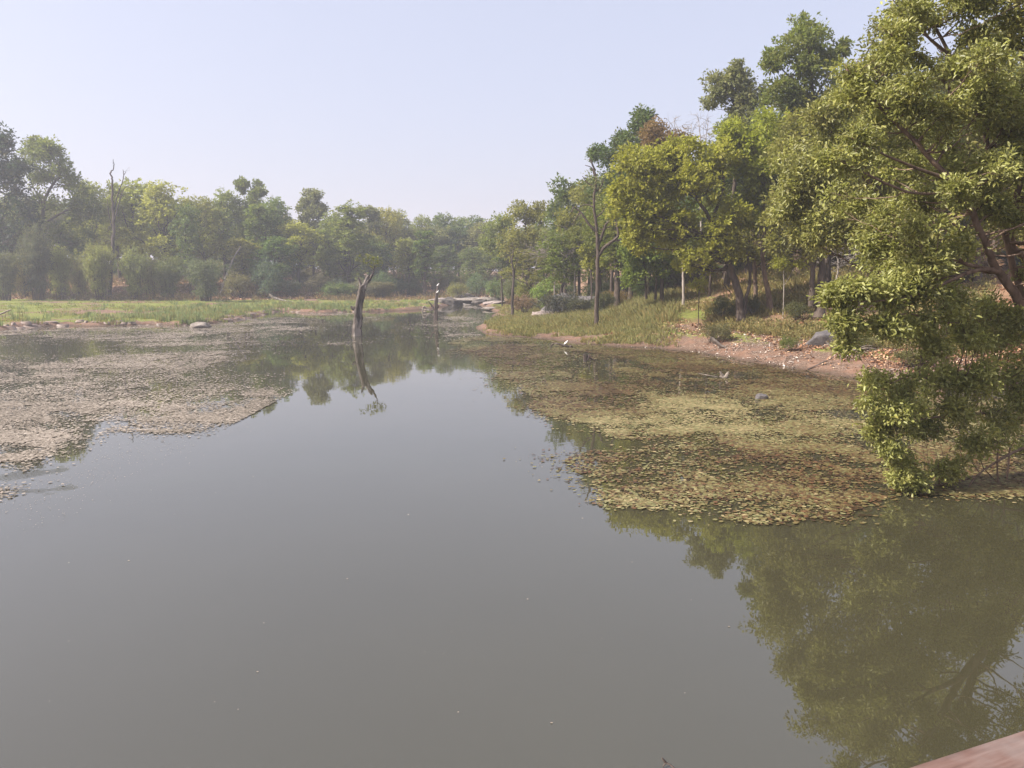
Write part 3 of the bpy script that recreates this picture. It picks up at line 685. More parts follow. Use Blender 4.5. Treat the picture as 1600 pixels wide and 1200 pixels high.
# purely bare ones
def bare(label, base, D, trunks, bark, seed, ntw=30, tw=1.0, name='bare_tree', z0=None, group=None):
    rng = np.random.RandomState(seed)
    bx = W(base[0], base[1], D); z = gz(bx[0], D) if z0 is None else z0
    org = np.array([bx[0], D, z]); T = Tubes(); pl = []
    for ti, (pts, ra, rb) in enumerate(trunks):
        p = [W(q[0], q[1], D+(q[2] if len(q) > 2 else 0))-org for q in pts]
        if ti == 0: p[0] = np.array([p[0][0], p[0][1], -.5])
        c = wob(curve(p, 5), ra*.3, rng); T.path(c, np.linspace(ra, rb, len(c)), 8 if ra > .07 else 5, .08, rng)
        pl.append(c[len(c)//3 if ti == 0 else 1:])
    A = np.concatenate(pl)
    for _ in range(ntw):
        a = A[rng.randint(len(A))]
        dr = unit(rng.randn(3)*[1, 1, .5]+[0, 0, .45]); L = tw*(.4+rng.rand())
        e = a+dr*L; pt = limb_path(a, e, rng, -.1, 3); T.path(pt, np.linspace(.022, .007, len(pt)), 3, cap=False)
        for _ in range(2):
            q = pt[rng.randint(2, len(pt))]; e2 = q+unit(dr+rng.randn(3)*.8)*L*.5
            T.path(limb_path(q, e2, rng, 0, 2), np.linspace(.012, .005, 5), 3, cap=False)
    o = link(name, T.mesh(name), M[bark]); o.location = [float(v) for v in org]
    tag(o, label, 'bare tree', group); return o
bare('tall dead tree forked into three bare tips on the left field', (172, 468), 106, [([(172, 468), (174, 425), (177, 380), (178, 340), (175, 305), (176, 282), (173, 270), (178, 262), (177, 249)], .28, .03),
     ([(178, 345), (180, 320), (186, 298), (192, 282), (193, 270), (192, 265)], .10, .03), ([(193, 274), (197, 268)], .06, .03), ([(178, 350), (185, 320), (192, 298), (199, 291), (206, 289)], .08, .02), ([(180, 370), (170, 335), (168, 310)], .07, .02)], 'dead', 41, 8, 1.0, 'dead_tree')
bare('bare grey twiggy treetop poking above the wood left of the ragged round head', (1095, 460), 66, [([(1095, 460), (1095, 350), (1095, 240), (1092, 190)], .14, .02), ([(1095, 260), (1102, 225), (1107, 190)], .05, .015)], 'bark_pale', 42, 70, 1.1)
bare('bare grey twigs rising just right of the rusty brown tree', (1072, 460), 68, [([(1072, 460), (1071, 350), (1070, 250), (1066, 210)], .13, .02), ([(1070, 255), (1078, 225), (1080, 195)], .05, .015), ([(1068,240),(1056,205),(1053,186)], .05, .015)], 'bark_pale', 43, 70, 1.1)
bare('bare whitish sapling with spreading twigs behind the green bushes', (898, 456), 74, [([(899, 456), (898, 420), (896, 385), (894, 370)], .11, .03), ([(898, 425), (905, 410), (910, 395)], .05, .015), ([(897, 415), (885, 400), (876, 396)], .05, .015)], 'bark_pale', 44, 90, 1.8)
bare('pale thin trunk between the bright bush and the whitish sapling', (867, 442), 78, [([(867, 442), (867, 410), (869, 380)], .09, .03), ([(867, 410), (850, 395), (838, 400)], .04, .012)], 'bark_pale', 45, 90, 1.9)
bare('thin leaning bare tree with peeling bark on the grassy point', (800, 488), 74, [([(800, 489), (801, 460), (803, 430), (800, 410), (802, 390)], .15, .05), ([(803, 432), (806, 415), (812, 395)], .06, .02), ([(801, 412), (797, 400), (798, 385)], .05, .015)], 'dead', 46, 26, 1.2)
bare('thin bare stem beside the river mouth', (785, 474), 92, [([(785, 474), (784, 445), (782, 420)], .10, .04)], 'dead', 47, 14, 1.2)
bare('bare tangle of pale branches under the leafy boughs on the right slope', (1300, 440), 52, [([(1305, 440), (1310, 410), (1300, 390)], .08, .03), ([(1308, 420), (1335, 400), (1345, 385)], .04, .015), ([(1306, 425), (1280, 410)], .04, .015)], 'bark_pale', 48, 60, 1.3)
bare('pale dead trunk leaning right over the left bank shrubs', (342, 462), 114, [([(342, 462), (352, 435), (366, 402), (376, 385)], .17, .07)], 'bark_pale', 49, 6, 1.0, 'dead_tree')
bare('pale dead branch leaning among the bamboo clumps by the dead tree', (25, 455), 110, [([(33, 458), (22, 440), (30, 430), (42, 415)], .13, .05)], 'bark_pale', 50, 4, 1.0, 'dead_tree')

# fill of the right wood: rows stepping back up the slope
sky = [(700, 340), (740, 345), (790, 325), (850, 312), (880, 282), (920, 245), (960, 225), (985, 195), (1005, 182), (1030, 200), (1060, 250), (1100, 240), (1120, 130), (1190, 140), (1215, 150), (1230, 90), (1300, 70), (1340, 90), (1400, 70), (1500, 40), (1700, 20)]
def skyline(px): return float(np.interp(px, [s[0] for s in sky], [s[1] for s in sky]))
rr = random.Random(77)
kk = 0
for D, a0, a1, step in ((46, 1400, 1720, 70), (60, 960, 1740, 42), (72, 880, 1640, 44), (86, 830, 1600, 46), (104, 790, 1500, 50)):
    px = a0
    while px < a1:
        p = px+rr.uniform(-12, 12); top = skyline(p)+rr.uniform(18, 80)+(60 if D < 70 else 25)
        top = min(top, 395)
        x = (p-800)/1200*D
        place(p, D+rr.uniform(-3, 3), top, rr.uniform(70, 110)*60/D+14, rr.choice(['m1', 'm2', 'm3', 'm4'] if D < 70 else ['m1', 'f2', 'f3', 'f4', 'f6']), rr.choice(['dark', 'mid', 'mid', 'olive', 'dark']),
              'leafy tree deep in the shaded wood of the right slope', 'trees filling the right hand wood')
        px += step; kk += 1

# ---- left bank
px_tree('darkest tree at the left edge of the photo, its crown cut by the frame', (-8, 462), 108, [([(-8, 462), (-6, 400), (-5, 300), (-2, 230)], .45, .1)],
        [(-5, 232, 26, 34, 8), (15, 275, 30, 36, 9), (-40, 280, 50, 60, 10), (25, 340, 48, 44, 12), (-30, 370, 60, 50, 10), (20, 395, 50, 26, 6)], .42, 15, 24, 'dark', seed=51, rs=.7, clr=(.032, .052, .026))
px_tree('big spreading tree with open limbs second from the left edge', (66, 458), 114, [([(66, 460), (66, 400), (66, 340), (75, 300), (95, 275)], .4, .12), ([(66, 350), (110, 325), (120, 320)], .18, .07), ([(68, 320), (50, 290)], .16, .06), ([(80,455),(85,400),(100,350)], .2,.08)],
        [(60, 232, 30, 22, 7), (85, 240, 28, 26, 7), (50, 270, 34, 28, 8), (100, 280, 28, 32, 7), (118, 315, 22, 36, 6), (75, 320, 34, 26, 5), (50, 350, 30, 30, 5), (110, 370, 36, 28, 6), (140,350,20,40,4)], .40, 14, 23, 'mid', seed=52, rs=.65)
px_tree('tall narrow tree with a split top in the left wood', (388, 458), 130, [([(388, 458), (388, 400), (389, 320)], .25, .06), ([(388, 340), (380, 300)], .1, .04)],
        [(380, 290, 15, 13, 5), (400, 300, 14, 17, 5), (392, 325, 24, 20, 8), (388, 360, 28, 28, 8)], .38, 11, 34, 'mid', seed=53, rs=.4, hang=.1)
px_tree('tallest pale grey crown rising over the centre left wood', (490, 458), 134, [([(490, 458), (490, 400), (491, 310)], .25, .06)],
        [(490, 306, 17, 12, 5), (482, 322, 20, 13, 5), (503, 328, 16, 14, 4), (490, 345, 28, 18, 8), (488, 375, 30, 24, 7)], .38, 11, 34, 'grey', seed=54, rs=.4, hang=.1)
px_tree('small rounded pale crown peeping behind the big pointed tree', (577, 458), 142, [([(577, 458), (577, 400), (577, 330)], .22, .06)],
        [(570, 328, 14, 11, 5), (585, 330, 12, 10, 4), (577, 350, 20, 20, 6)], .38, 11, 32, 'grey', seed=55, rs=.4, hang=.1)
left = [  # px, D, top, width, proto, colour, label
    (150, 124, 288, 62, 'f4', 'mid', 'tree showing behind the foot of the dead tree on its left side'),
    (188, 128, 294, 52, 'f1', 'olive', 'soft green tree directly behind the tall dead tree'),
    (218, 118, 282, 66, 'f2', 'lime', 'sunlit yellow green tree just right of the tall dead tree'),
    (262, 116, 289, 78, 'f1', 'lime', 'broad sunlit tree with yellow patches in the left wood'),
    (297, 112, 320, 46, 'f6', 'dark', 'dark tree on a thin straight trunk behind the left bamboo'),
    (322, 122, 311, 62, 'f4', 'olive', 'flat topped olive tree in the middle of the left wood'),
    (352, 126, 300, 56, 'f1', 'mid', 'rounded green tree behind the pale leaning trunk'),
    (410, 120, 318, 60, 'f3', 'mid', 'tree tapering upward right of the tall narrow tree'),
    (438, 124, 312, 56, 'f4', 'blue', 'bluish green tree in the left wood before the tallest pale crown'),
    (468, 122, 348, 78, 'f6', 'lime', 'low spreading tree with crooked limbs under the pale grey crown'),
    (515, 128, 336, 50, 'f1', 'mid', 'tree between the pale grey crown and the big pointed tree'),
    (545, 124, 320, 74, 'f3', 'mid', 'big pointed tree behind the split stump'),
    (602, 146, 328, 56, 'f4', 'olive', 'dull olive tree right of the small pale crown'),
    (638, 128, 372, 50, 'f2', 'olive', 'tree on a pale clear trunk at the edge of the centre field'),
    (664, 124, 362, 48, 'f5', 'dark', 'dark columnar tree standing in front of the centre wood'),
    (630, 154, 332, 50, 'f1', 'grey', 'dusty green tree on the hazy centre skyline'),
    (662, 160, 338, 44, 'f6', 'mid', 'hazy tree above the dark columnar tree'),
    (692, 158, 336, 46, 'f4', 'blue', 'hazy bluish tree above the twin white birds'),
    (716, 162, 342, 46, 'f1', 'mid', 'hazy tree right above the river mouth'),
    (745, 158, 338, 44, 'f2', 'blue', 'hazy round tree where the two woods meet'),
    (765, 140, 346, 40, 'f3', 'mid', 'small pointed hazy tree right of where the woods meet'),
    (700, 140, 385, 50, 'f1', 'dark', 'dark shaded tree behind the round bush at the river mouth'),
    (740, 135, 388, 46, 'f4', 'blue', 'shaded bluish tree behind the flat rocks'),
    (120, 116, 372, 56, 'f6', 'dark', 'shaded low tree between the spreading tree and the dead tree'),
    (430, 117, 372, 60, 'f1', 'dark', 'low dark tree over the field log on the left bank'),
    (590, 132, 380, 54, 'f6', 'dark', 'shaded tree just right of the split stump top'),
    (380, 116, 372, 50, 'f2', 'olive', 'loose olive tree behind the leaning dead trunk tip'),
]
for (px, D, top, w, key, col, lab) in left:
    ro = place(px, D, top, w, key, col, lab)
    for ch in ro.children:
        if ch.name.startswith('crown'): ch.color = tuple(min(.34, v*1.22) for v in ch.color[:3])+(1,)
skyl = [(-100, 260), (0, 280), (130, 300), (250, 300), (340, 315), (400, 310), (460, 340), (520, 340), (600, 335), (700, 342), (800, 345)]
for D, a0, a1, step in ((138, -60, 620, 40), (152, -40, 800, 38), (172, 0, 860, 40), (195, 300, 900, 44)):
    px = a0
    while px < a1:
        p = px+rr.uniform(-9, 9); top = float(np.interp(p, [s[0] for s in skyl], [s[1] for s in skyl]))+rr.uniform(6, 40)
        place(p, D+rr.uniform(-4, 4), top, rr.uniform(48, 70), rr.choice(['f1', 'f2', 'f3', 'f4', 'f6']), rr.choice(['dark', 'mid', 'blue', 'olive', 'grey']),
              'hazy tree in the back rows of the wood beyond the water', 'trees filling the wood beyond the water')
        px += step

# ---- bushes and bamboo
def bush_proto(seed, kind):
    rng = np.random.RandomState(seed); T = Tubes(); cl = []
    if kind == 'bamboo':
        H = 6.0
        for i in range(34):
            ph = rng.rand()*6.28; sp = rng.rand()**.7*2.6; h = H*(.75+.3*rng.rand())*(1-.02*sp**2)
            b = np.array([math.cos(ph)*.9*rng.rand(), math.sin(ph)*.9*rng.rand(), -.3])
            tip = np.array([math.cos(ph)*sp, math.sin(ph)*sp, h])
            mid = b+(tip-b)*[.3, .3, .6]
            p = curve([b, mid, tip], 4); T.path(p, np.linspace(.045, .012, len(p)), 4, cap=False)
            for t in (.35, .5, .62, .74, .86, .96):
                c = p[int(t*(len(p)-1))]; cl.append((c+rng.randn(3)*.25, np.array([.7, .7, .65])*(.7+.5*t)))
        P, Dv, nr, Ls, Ws, Tt, S = fill_leaves(rng, cl, 7, 11, .3, .34, asp=.22, hang=.3, edge=.2)
    else:
        for i in range(13):
            ph = rng.rand()*6.28; rr_ = rng.rand()**.6*1.9; c = np.array([math.cos(ph)*rr_, math.sin(ph)*rr_, .7+rng.rand()*2.0*(1-.25*rr_)])
            cl.append((c, np.array([.95, .95, .75])*(.7+.5*rng.rand())))
            p = limb_path([rng.randn()*.2, rng.randn()*.2, -.3], c, rng); T.path(p, np.linspace(.06, .02, len(p)), 5, cap=False)
        P, Dv, nr, Ls, Ws, Tt, S = fill_leaves(rng, cl, 22, 18, .3, .22, asp=.4, edge=.4)
    t = T.mesh('stem_wood'); t.materials.append(M['bark']); c = leaf_mesh('foliage', P, Dv, nr, Ls, Ws, Tt); c.materials.append(M['leaf'])
    return t, c, (6.2 if kind == 'bamboo' else 3.2), (3.0 if kind == 'bamboo' else 2.5)
BP = {'b1': bush_proto(201, 'bamboo'), 'b2': bush_proto(202, 'bamboo'), 'b3': bush_proto(205, 'bamboo'), 's1': bush_proto(203, 'shrub'), 's2': bush_proto(204, 'shrub')}
def bush(px, D, top, wpx, key, clr, label, name='shrub', cat='bush', group=None):
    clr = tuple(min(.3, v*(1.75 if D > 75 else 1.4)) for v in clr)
    t, c, H0, w0 = BP[key]; x = W(px, 450, D)[0]; z = gz(x, D)
    H = max(.8, W(px, top, D)[2]-z); w = wpx/PXM(D)/2
    r = empty(name, (x, D, z), (px*1.7) % 6.28); r.scale = (w/w0, w/w0, H/H0)
    link('stem', t, None, r); link('foliage', c, None, r, color=clr); tag(r, label, cat, group); return r
bam = [(8, 106, 385, 50, 'b1', (.055, .06, .04), 'dark bamboo clump at the left edge of the photo'),
       (58, 107, 352, 52, 'b2', (.04, .045, .035), 'tallest and darkest bamboo clump, below the spreading tree'),
       (95, 110, 382, 42, 'b3', (.11, .115, .05), 'feathery light bamboo clump between two dark clumps'),
       (155, 108, 372, 46, 'b1', (.10, .105, .045), 'rounded bamboo clump just left of the dead tree'),
       (212, 109, 386, 44, 'b2', (.09, .10, .045), 'bamboo clump with a pale fringe just right of the dead tree'),
       (262, 111, 400, 44, 'b3', (.065, .075, .04), 'dull bamboo clump in the middle of the left row'),
       (322, 107, 398, 58, 'b1', (.05, .062, .045), 'wide dark bamboo clump at the front of the left row'),
       (124, 114, 400, 40, 'b2', (.13, .115, .06), 'yellowish thin bamboo behind the rounded clump'),
       (236, 116, 395, 40, 'b1', (.12, .115, .06), 'straw coloured bamboo behind the pale fringed clump'),
       (36, 114, 400, 40, 'b3', (.13, .11, .05), 'yellowish bamboo between the two darkest clumps')]
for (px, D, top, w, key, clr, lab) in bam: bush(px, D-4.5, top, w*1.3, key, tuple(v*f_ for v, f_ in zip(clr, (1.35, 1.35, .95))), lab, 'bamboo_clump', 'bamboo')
sh = [(376, 112, 418, 48, 's1', (.12, .11, .05), 'spreading olive shrub right of the leaning dead trunk'),
      (418, 112, 404, 66, 's2', (.05, .075, .045), 'big dark rounded shrub behind the field log'),
      (452, 114, 430, 40, 's1', (.06, .07, .04), 'low shadowed shrub next to the big dark shrub'),
      (500, 116, 425, 50, 's2', (.09, .08, .05), 'brownish shrub in the left wood edge'),
      (530, 117, 430, 40, 's1', (.05, .065, .045), 'dark low shrub left of the split stump'),
      (598, 120, 422, 40, 's2', (.07, .10, .045), 'light green shrub right behind the split stump'),
      (622, 124, 428, 34, 's1', (.05, .07, .045), 'dark shrub beside the pale clear trunk'),
      (648, 126, 435, 30, 's2', (.06, .08, .045), 'small shrub between the field edge trees'),
      (716, 118, 436, 36, 's1', (.14, .14, .05), 'round yellow green bush at the river mouth'),
      (745, 122, 425, 44, 's2', (.07, .10, .05), 'leafy bush behind the flat rocks'),
      (772, 112, 428, 44, 's1', (.08, .11, .04), 'green bush overhanging the flat rocks'),
      (800, 100, 430, 44, 's2', (.08, .10, .04), 'bush behind the thin bare stem'),
      (822, 90, 432, 42, 's1', (.14, .15, .04), 'yellowish bush left of the bright feathery bush'),
      (858, 82, 432, 62, 's2', (.12, .165, .035), 'bright green feathery bush on the right bank'),
      (840, 84, 455, 32, 's1', (.12, .13, .05), 'low ragged bush at the foot of the bright feathery bush'),
      (945, 60, 448, 40, 's1', (.06, .07, .035), 'shaded bush behind the bare twisted tree'),
      (1130, 47, 462, 50, 's2', (.09, .10, .04), 'leafy bush in front of the dark trunks by the leaning tree'),
      (1168, 46, 455, 40, 's1', (.07, .075, .035), 'dense bush wrapped round the foot of the leaning trunk'),
      (1120, 41, 500, 50, 's1', (.10, .095, .045), 'low scrubby bush on the litter left of the leaning trunk'),
      (1245, 43, 470, 60, 's2', (.07, .075, .03), 'dark low bush behind the red leaf litter'),
      (1355, 56, 395, 60, 's1', (.12, .13, .05), 'pale bush in the gap behind the near branches'),
      (1390, 50, 400, 60, 's2', (.05, .055, .04), 'dark bush behind the near branches'),
      (1440, 30, 545, 80, 's1', (.10, .10, .04), 'low bush on the bank behind the overhanging branches'),
      (1560, 32, 520, 90, 's2', (.08, .09, .035), 'bank bush near the right edge of the photo'),
      (1240, 36, 520, 34, 's1', (.11, .13, .04), 'small green bush on the red litter below the double trunk'),
      (1340, 34, 530, 60, 's2', (.12, .12, .05), 'low green bush beside the grey boulder')]
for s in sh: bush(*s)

rr2 = random.Random(5)
for D, a0, a1, st_, h in ((120, 400, 640, 40, 2.6), (139, -40, 420, 44, 3.2), (134, -30, 760, 34, 4.2), (150, 300, 800, 36, 5), (64, 870, 1700, 46, 2.4), (48, 1380, 1680, 70, 1.4), (36, 1440, 1700, 90, 1.0), (80, 830, 1600, 50, 3.0), (98, 790, 1500, 46, 3.5)):
    px = a0
    while px < a1:
        p = px+rr2.uniform(-12, 12); DD = D+rr2.uniform(-4, 4); xx = (p-800)/1200*DD
        zt = gz(xx, DD)+h*rr2.uniform(.6, 1.2); topy = 430-(zt-4)*1200/DD
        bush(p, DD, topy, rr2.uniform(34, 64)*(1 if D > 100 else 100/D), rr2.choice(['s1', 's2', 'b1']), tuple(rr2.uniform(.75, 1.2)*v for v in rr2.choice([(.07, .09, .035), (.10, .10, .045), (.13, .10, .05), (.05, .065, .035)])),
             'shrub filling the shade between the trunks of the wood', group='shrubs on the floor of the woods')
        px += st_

# ---- near overhanging trees on the right
NEAR = dict(near=True, fold=True)
px_tree('large tree on the right slope whose boughs fill the space behind the near branches', (1480, 560), 24,
        [([(1480, 560), (1470, 480), (1460, 420), (1440, 320), (1400, 220)], .15, .05), ([(1460, 400), (1380, 310), (1320, 240), (1290, 190)], .08, .02), ([(1440, 330), (1400, 240), (1350, 140), (1320, 100)], .09, .02), ([(1455, 380), (1350, 330), (1260, 290)], .06, .015),
         ([(1430, 300), (1480, 180), (1480, 90)], .08, .02)],
        [(1250, 260, 46, 40, 7), (1235, 300, 40, 36, 6), (1290, 180, 40, 40, 7), (1270, 380, 44, 28, 6), (1270, 290, 46, 40, 8), (1310, 230, 50, 46, 9), (1350, 160, 50, 46, 9), (1390, 110, 46, 40, 8), (1300, 350, 50, 40, 8), (1370, 350, 60, 40, 9), (1380, 260, 60, 60, 12), (1440, 190, 60, 60, 11), (1440, 320, 60, 60, 10), (1340, 300, 60, 50, 8), (1500, 130, 60, 60, 9), (1540, 260, 70, 80, 10), (1230, 330, 26, 24, 3), (1385, 62, 40, 30, 5), (1350, 105, 36, 26, 4), (1430, 30, 40, 30, 5), (1565, 80, 70, 60, 8), (1560, 170, 70, 60, 8), (1590, 350, 60, 60, 8), (1480, 400, 60, 34, 6), (1430, 390, 50, 30, 5), (1620, 250, 60, 80, 8)],
        .12, 12, 26, 'olive', 'bark_warm', seed=61, rs=.28, clr=(.265, .265, .08), asp=.4, edge=.25, **NEAR)
rng61 = np.random.RandomState(3)
nt = [([(1700, 735, 2), (1650, 600, 1.5), (1612, 520, 1), (1590, 468, .6), (1558, 420, .4), (1538, 380, .2), (1500, 300), (1430, 225), (1350, 140), (1322, 108)], .12, .015),
      ([(1660, 620, 1.6), (1622, 520, 1.4), (1590, 440, 1.2), (1574, 380, 1), (1556, 300, 1), (1530, 180, 1), (1470, 60, 1), (1440, 0, 1)], .09, .02),
      ([(1640, 500, 1.5), (1605, 410, 1.4), (1580, 375, 1.2), (1600, 250, 1), (1640, 60, .6), (1660, -100, .5)], .09, .03),
      ([(1560, 425, .4), (1530, 418, .2), (1500, 410, 0), (1470, 405, -.3), (1440, 420, -.6)], .05, .015),
      ([(1556, 420, .4), (1520, 424, 0), (1480, 440, -.4), (1430, 462, -.7), (1370, 470, -.9), (1300, 470, -1)], .045, .008),
      ([(1600, 480, .8), (1540, 500, .3), (1470, 505, -.2), (1420, 490, -.6), (1360, 500, -.8)], .04, .008),
      ([(1650, 600, 1.5), (1600, 590, .8), (1530, 595, .3), (1470, 600, 0), (1430, 585, -.2), (1390, 600, -.4)], .045, .008),
      ([(1640, 640, 1), (1580, 640, .6), (1500, 650, 0), (1440, 655, -.3), (1380, 680, -.5)], .035, .007),
      ([(1690, 700, 1.6), (1640, 690, 1), (1600, 700, .6), (1560, 720, .3), (1525, 745, 0), (1505, 775, -.1)], .04, .012),
      ([(1560, 700, .3), (1558, 725, .3), (1560, 772, .35)], .018, .014), ([(1578, 700, .5), (1575, 730, .5), (1571, 774, .5)], .018, .014), ([(1540, 735, .3), (1550, 745, .3), (1559, 755, .3)], .012, .01),
      ([(1525, 745, 0), (1480, 755, -.2), (1420, 765, -.4), (1395, 780, -.4)], .018, .005), ([(1500, 770, -.1), (1510, 785, -.2), (1520, 798, -.2)], .009, .004),
      ([(1480, 280, 0), (1400, 250, -.5), (1330, 215, -1)], .035, .008), ([(1500, 300, 0), (1420, 300, -.5), (1330, 260, -1), (1290, 240, -1)], .03, .008),
      ([(1530, 200, 1), (1460, 110, .5), (1400, 60, 0), (1370, 40, 0)], .03, .008), ([(1500, 100, 1), (1430, 40, .5), (1395, 0, .3)], .03, .008)]
EL = [(1298, 472, 30, 20, 5, -1), (1330, 500, 38, 26, 6, -.9), (1340, 455, 34, 20, 5, -.9), (1385, 470, 44, 34, 8, -.7), (1430, 450, 44, 34, 8, -.4), (1390, 515, 36, 26, 5, -.7), (1440, 505, 40, 36, 6, -.3), (1485, 475, 36, 32, 5, -.1),
      (1335, 540, 20, 20, 2, -.8), (1465, 545, 34, 22, 4, -.2), (1510, 540, 40, 30, 5, 0), (1560, 520, 40, 40, 5, .4), (1430, 405, 50, 30, 6, -.2), (1490, 390, 40, 30, 4, 0),
      (1372, 598, 22, 16, 3, -.4), (1385, 640, 34, 26, 5, -.5), (1358, 628, 14, 10, 2, -.6), (1425, 620, 44, 34, 7, -.2), (1475, 600, 40, 30, 6, 0), (1530, 585, 46, 34, 8, .2), (1585, 575, 40, 44, 6, .6), (1480, 650, 40, 26, 5, 0), (1380, 668, 26, 16, 4, -.5), (1435, 672, 34, 18, 4, -.3),
      (1400, 735, 28, 26, 5, -.4), (1440, 755, 36, 24, 6, -.2), (1480, 735, 30, 22, 4, -.1), (1490, 775, 24, 12, 2, -.1), (1530, 690, 36, 26, 5, .1), (1565, 665, 38, 28, 5, .3), (1595, 635, 34, 30, 5, .5), (1510, 640, 24, 18, 2, 0), (1600, 690, 24, 20, 2, .6),
      (1390, 700, 24, 16, 3, -.4), (1640, 560, 50, 90, 8, 1), (1690, 650, 60, 60, 5, 1.4)]
EL += [(1595, 495, 44, 34, 5, .7), (1545, 490, 34, 24, 4, .5), (1610, 440, 40, 30, 3, 1.2), (1500, 500, 34, 26, 3, .2), (1400, 400, 44, 26, 4, -.1), (1350, 395, 44, 26, 4, .2), (1345, 150, 40, 28, 4, 0), (1330, 118, 24, 18, 3, 0), (1335, 220, 34, 24, 3, -1), (1300, 245, 34, 24, 3, -1), (1425, 18, 40, 26, 4, .3), (1400, 55, 30, 22, 3, .1), (1385, 90, 40, 26, 4, 0), (1560, 330, 50, 34, 6, .5), (1600, 270, 50, 40, 6, .6), (1590, 200, 50, 40, 6, .4)]
gr = np.random.RandomState(8)
for cy in range(-160, 420, 52):
    for cx in range(1330, 1760, 56):
        left_edge = np.interp(cy, [-160, 0, 60, 130, 200, 300, 420], [1395, 1420, 1425, 1380, 1340, 1310, 1370])
        if cx < left_edge: continue
        if cy > 340 and 1490 < cx < 1620: continue
        EL.append((cx+gr.uniform(-16, 16), cy+gr.uniform(-14, 14), 42, 36, 4 if cx > 1440 else 3, gr.uniform(-.6, 1.6)))
px_tree('nearest tree reaching in from the right edge with branches dipping to the water', (1700, 735), 14.2, nt, EL, .084, 11, 27, 'olive', 'bark_warm', seed=62, rs=.20, clr=(.275, .28, .085), asp=.38, r0=.06, nlimb=.8, hang=.1, edge=.2, **NEAR)

# ------------------------------------------------------------------ stumps, logs, driftwood
def wood(name, label, cat, D, paths, mat, seed, z0=0.0, base=None, k=14, lump=.24):
    rng = np.random.RandomState(seed)
    b = base or paths[0][0][0]
    o3 = W(b[0], b[1], D); org = np.array([o3[0], D, z0]); T = Tubes()
    for pts, radii in paths:
        p = curve([W(q[0], q[1], D+(q[2] if len(q) > 2 else 0))-org for q in pts], 4)
        r = np.interp(np.linspace(0, 1, len(p)), np.linspace(0, 1, len(radii)), radii)/PXM(D)
        T.path(wob(p, r.mean()*.12, rng), r, k, lump, rng)
    o = link(name, T.mesh(name), M[mat]); o.location = [float(v) for v in org]
    tag(o, label, cat); return o
st = wood('tree_stump', 'tall dead stump with a split top standing in open water', 'stump', 51.2,
     [([(558, 532), (557.5, 515), (559, 500), (560, 485), (562, 470), (565, 455), (568, 446)], [6.9, 6.3, 5.9, 5.2, 5.1, 4.7, 4.5]), ([(560, 485), (555, 481), (551, 482), (549, 478)], [3.8, 2.8, 2.2, 1.4]),
      ([(566, 452), (563, 444), (561, 436), (560, 433)], [4, 2.2, 1.6, .8]), ([(567, 452), (571, 443), (574, 434), (577, 430)], [4.2, 3.2, 2.2, .9]), ([(571, 443), (577, 437), (581, 430), (583, 426)], [2.6, 2, 1.5, .9]),
      ([(583, 427), (585, 420), (584, 410)], [.7, .5, .3]), ([(584, 422), (576, 410), (566, 405)], [.5, .35, .2]), ([(585, 418), (590, 410), (594, 404)], [.45, .3, .2]), ([(561, 456), (559, 457), (558.5, 455)], [1.6, 1, .5])], 'snag', 71, base=(558, 524))
rng = np.random.RandomState(5); org = np.array(st.location)
cl = [(W(a_, b_, 51.2+c_)-org, np.array([.38, .38, .3])) for a_, b_, c_ in ((560, 404, 0), (568, 408, .3), (577, 403, -.2), (585, 408, 0), (592, 404, .2), (588, 416, 0))]
P_, Dv, nr, Ls, Ws, Tt, S = fill_leaves(rng, cl, 9, 6, .16, .13, edge=.2)
link('foliage', leaf_mesh('foliage', P_, Dv, nr, Ls, Ws, Tt), M['leaf'], st, color=(.17, .19, .05))
st2 = wood('tree_stump', 'thin dead snag with white birds and a left side branch in the channel', 'stump', 69,
     [([(681, 506), (681, 494), (681.5, 480), (682, 468), (683, 456), (684, 447)], [3, 2.8, 2.6, 2.4, 1.8, .9]), ([(680.5, 486), (676, 480), (672, 474), (669.5, 471)], [1.5, 1.1, .8, .4]), ([(682, 482), (685, 480), (686, 476)], [1.1, .8, .4]), ([(683, 450), (685, 446.5), (686, 446)], [.5, .4, .3])], 'dead', 72, base=(681, 500))
def bird(label, px, py, D, face=1, s=1.0, mat_c=(.8, .78, .75)):
    o3 = W(px, py, D); T = Tubes()
    T.path(curve([[-.16*face, 0, .02], [-.05*face, 0, .08], [.03*face, 0, .15], [.05*face, 0, .2], [.10*face, 0, .235], [.13*face, 0, .235]], 3), np.array([.008, .02, .045, .062, .07, .07, .062, .05, .04, .036, .045, .048, .04, .03, .015, .008])*1.0, 8)
    if 'wb' not in M:
        for nm, cc in (('wb', (.8, .78, .74)), ('beak', (.12, .08, .05))):
            m, nt_, out = newmat('bird_'+nm); b = NB(nt_); pr = b.n('ShaderNodeBsdfPrincipled')
            f = b.noise(20); b.l(b.ramp(f, [(.3, tuple(v*.85 for v in cc)), (.7, cc)]), pr.inputs['Base Color']); b.l(pr.outputs[0], out.inputs[0]); M[nm] = m
    body = link('bird', T.mesh('bird_body'), M['wb']); body.location = [float(v) for v in o3]; body.scale = (s, s, s)
    T2 = Tubes(); T2.path([[.13*face, 0, .235], [.2*face, 0, .225]], [.014, .003], 5); link('beak', T2.mesh('bird_beak'), M['beak'], body)
    T3 = Tubes()
    for yy in (-.025, .025): T3.path([[.02*face, yy, .12], [.02*face, yy, .0]], [.008, .006], 4); T3.path([[.0, yy, .0], [.05*face, yy, .0]], [.005, .004], 4)
    link('legs', T3.mesh('bird_legs'), M['beak'], body)
    tag(body, label, 'bird')
bird('white bird on the very tip of the thin snag', 684.5, 447, 69, 1, .9)
bird('white bird on the side of the thin snag below the tip', 683.8, 458, 68.8, 1, .9)
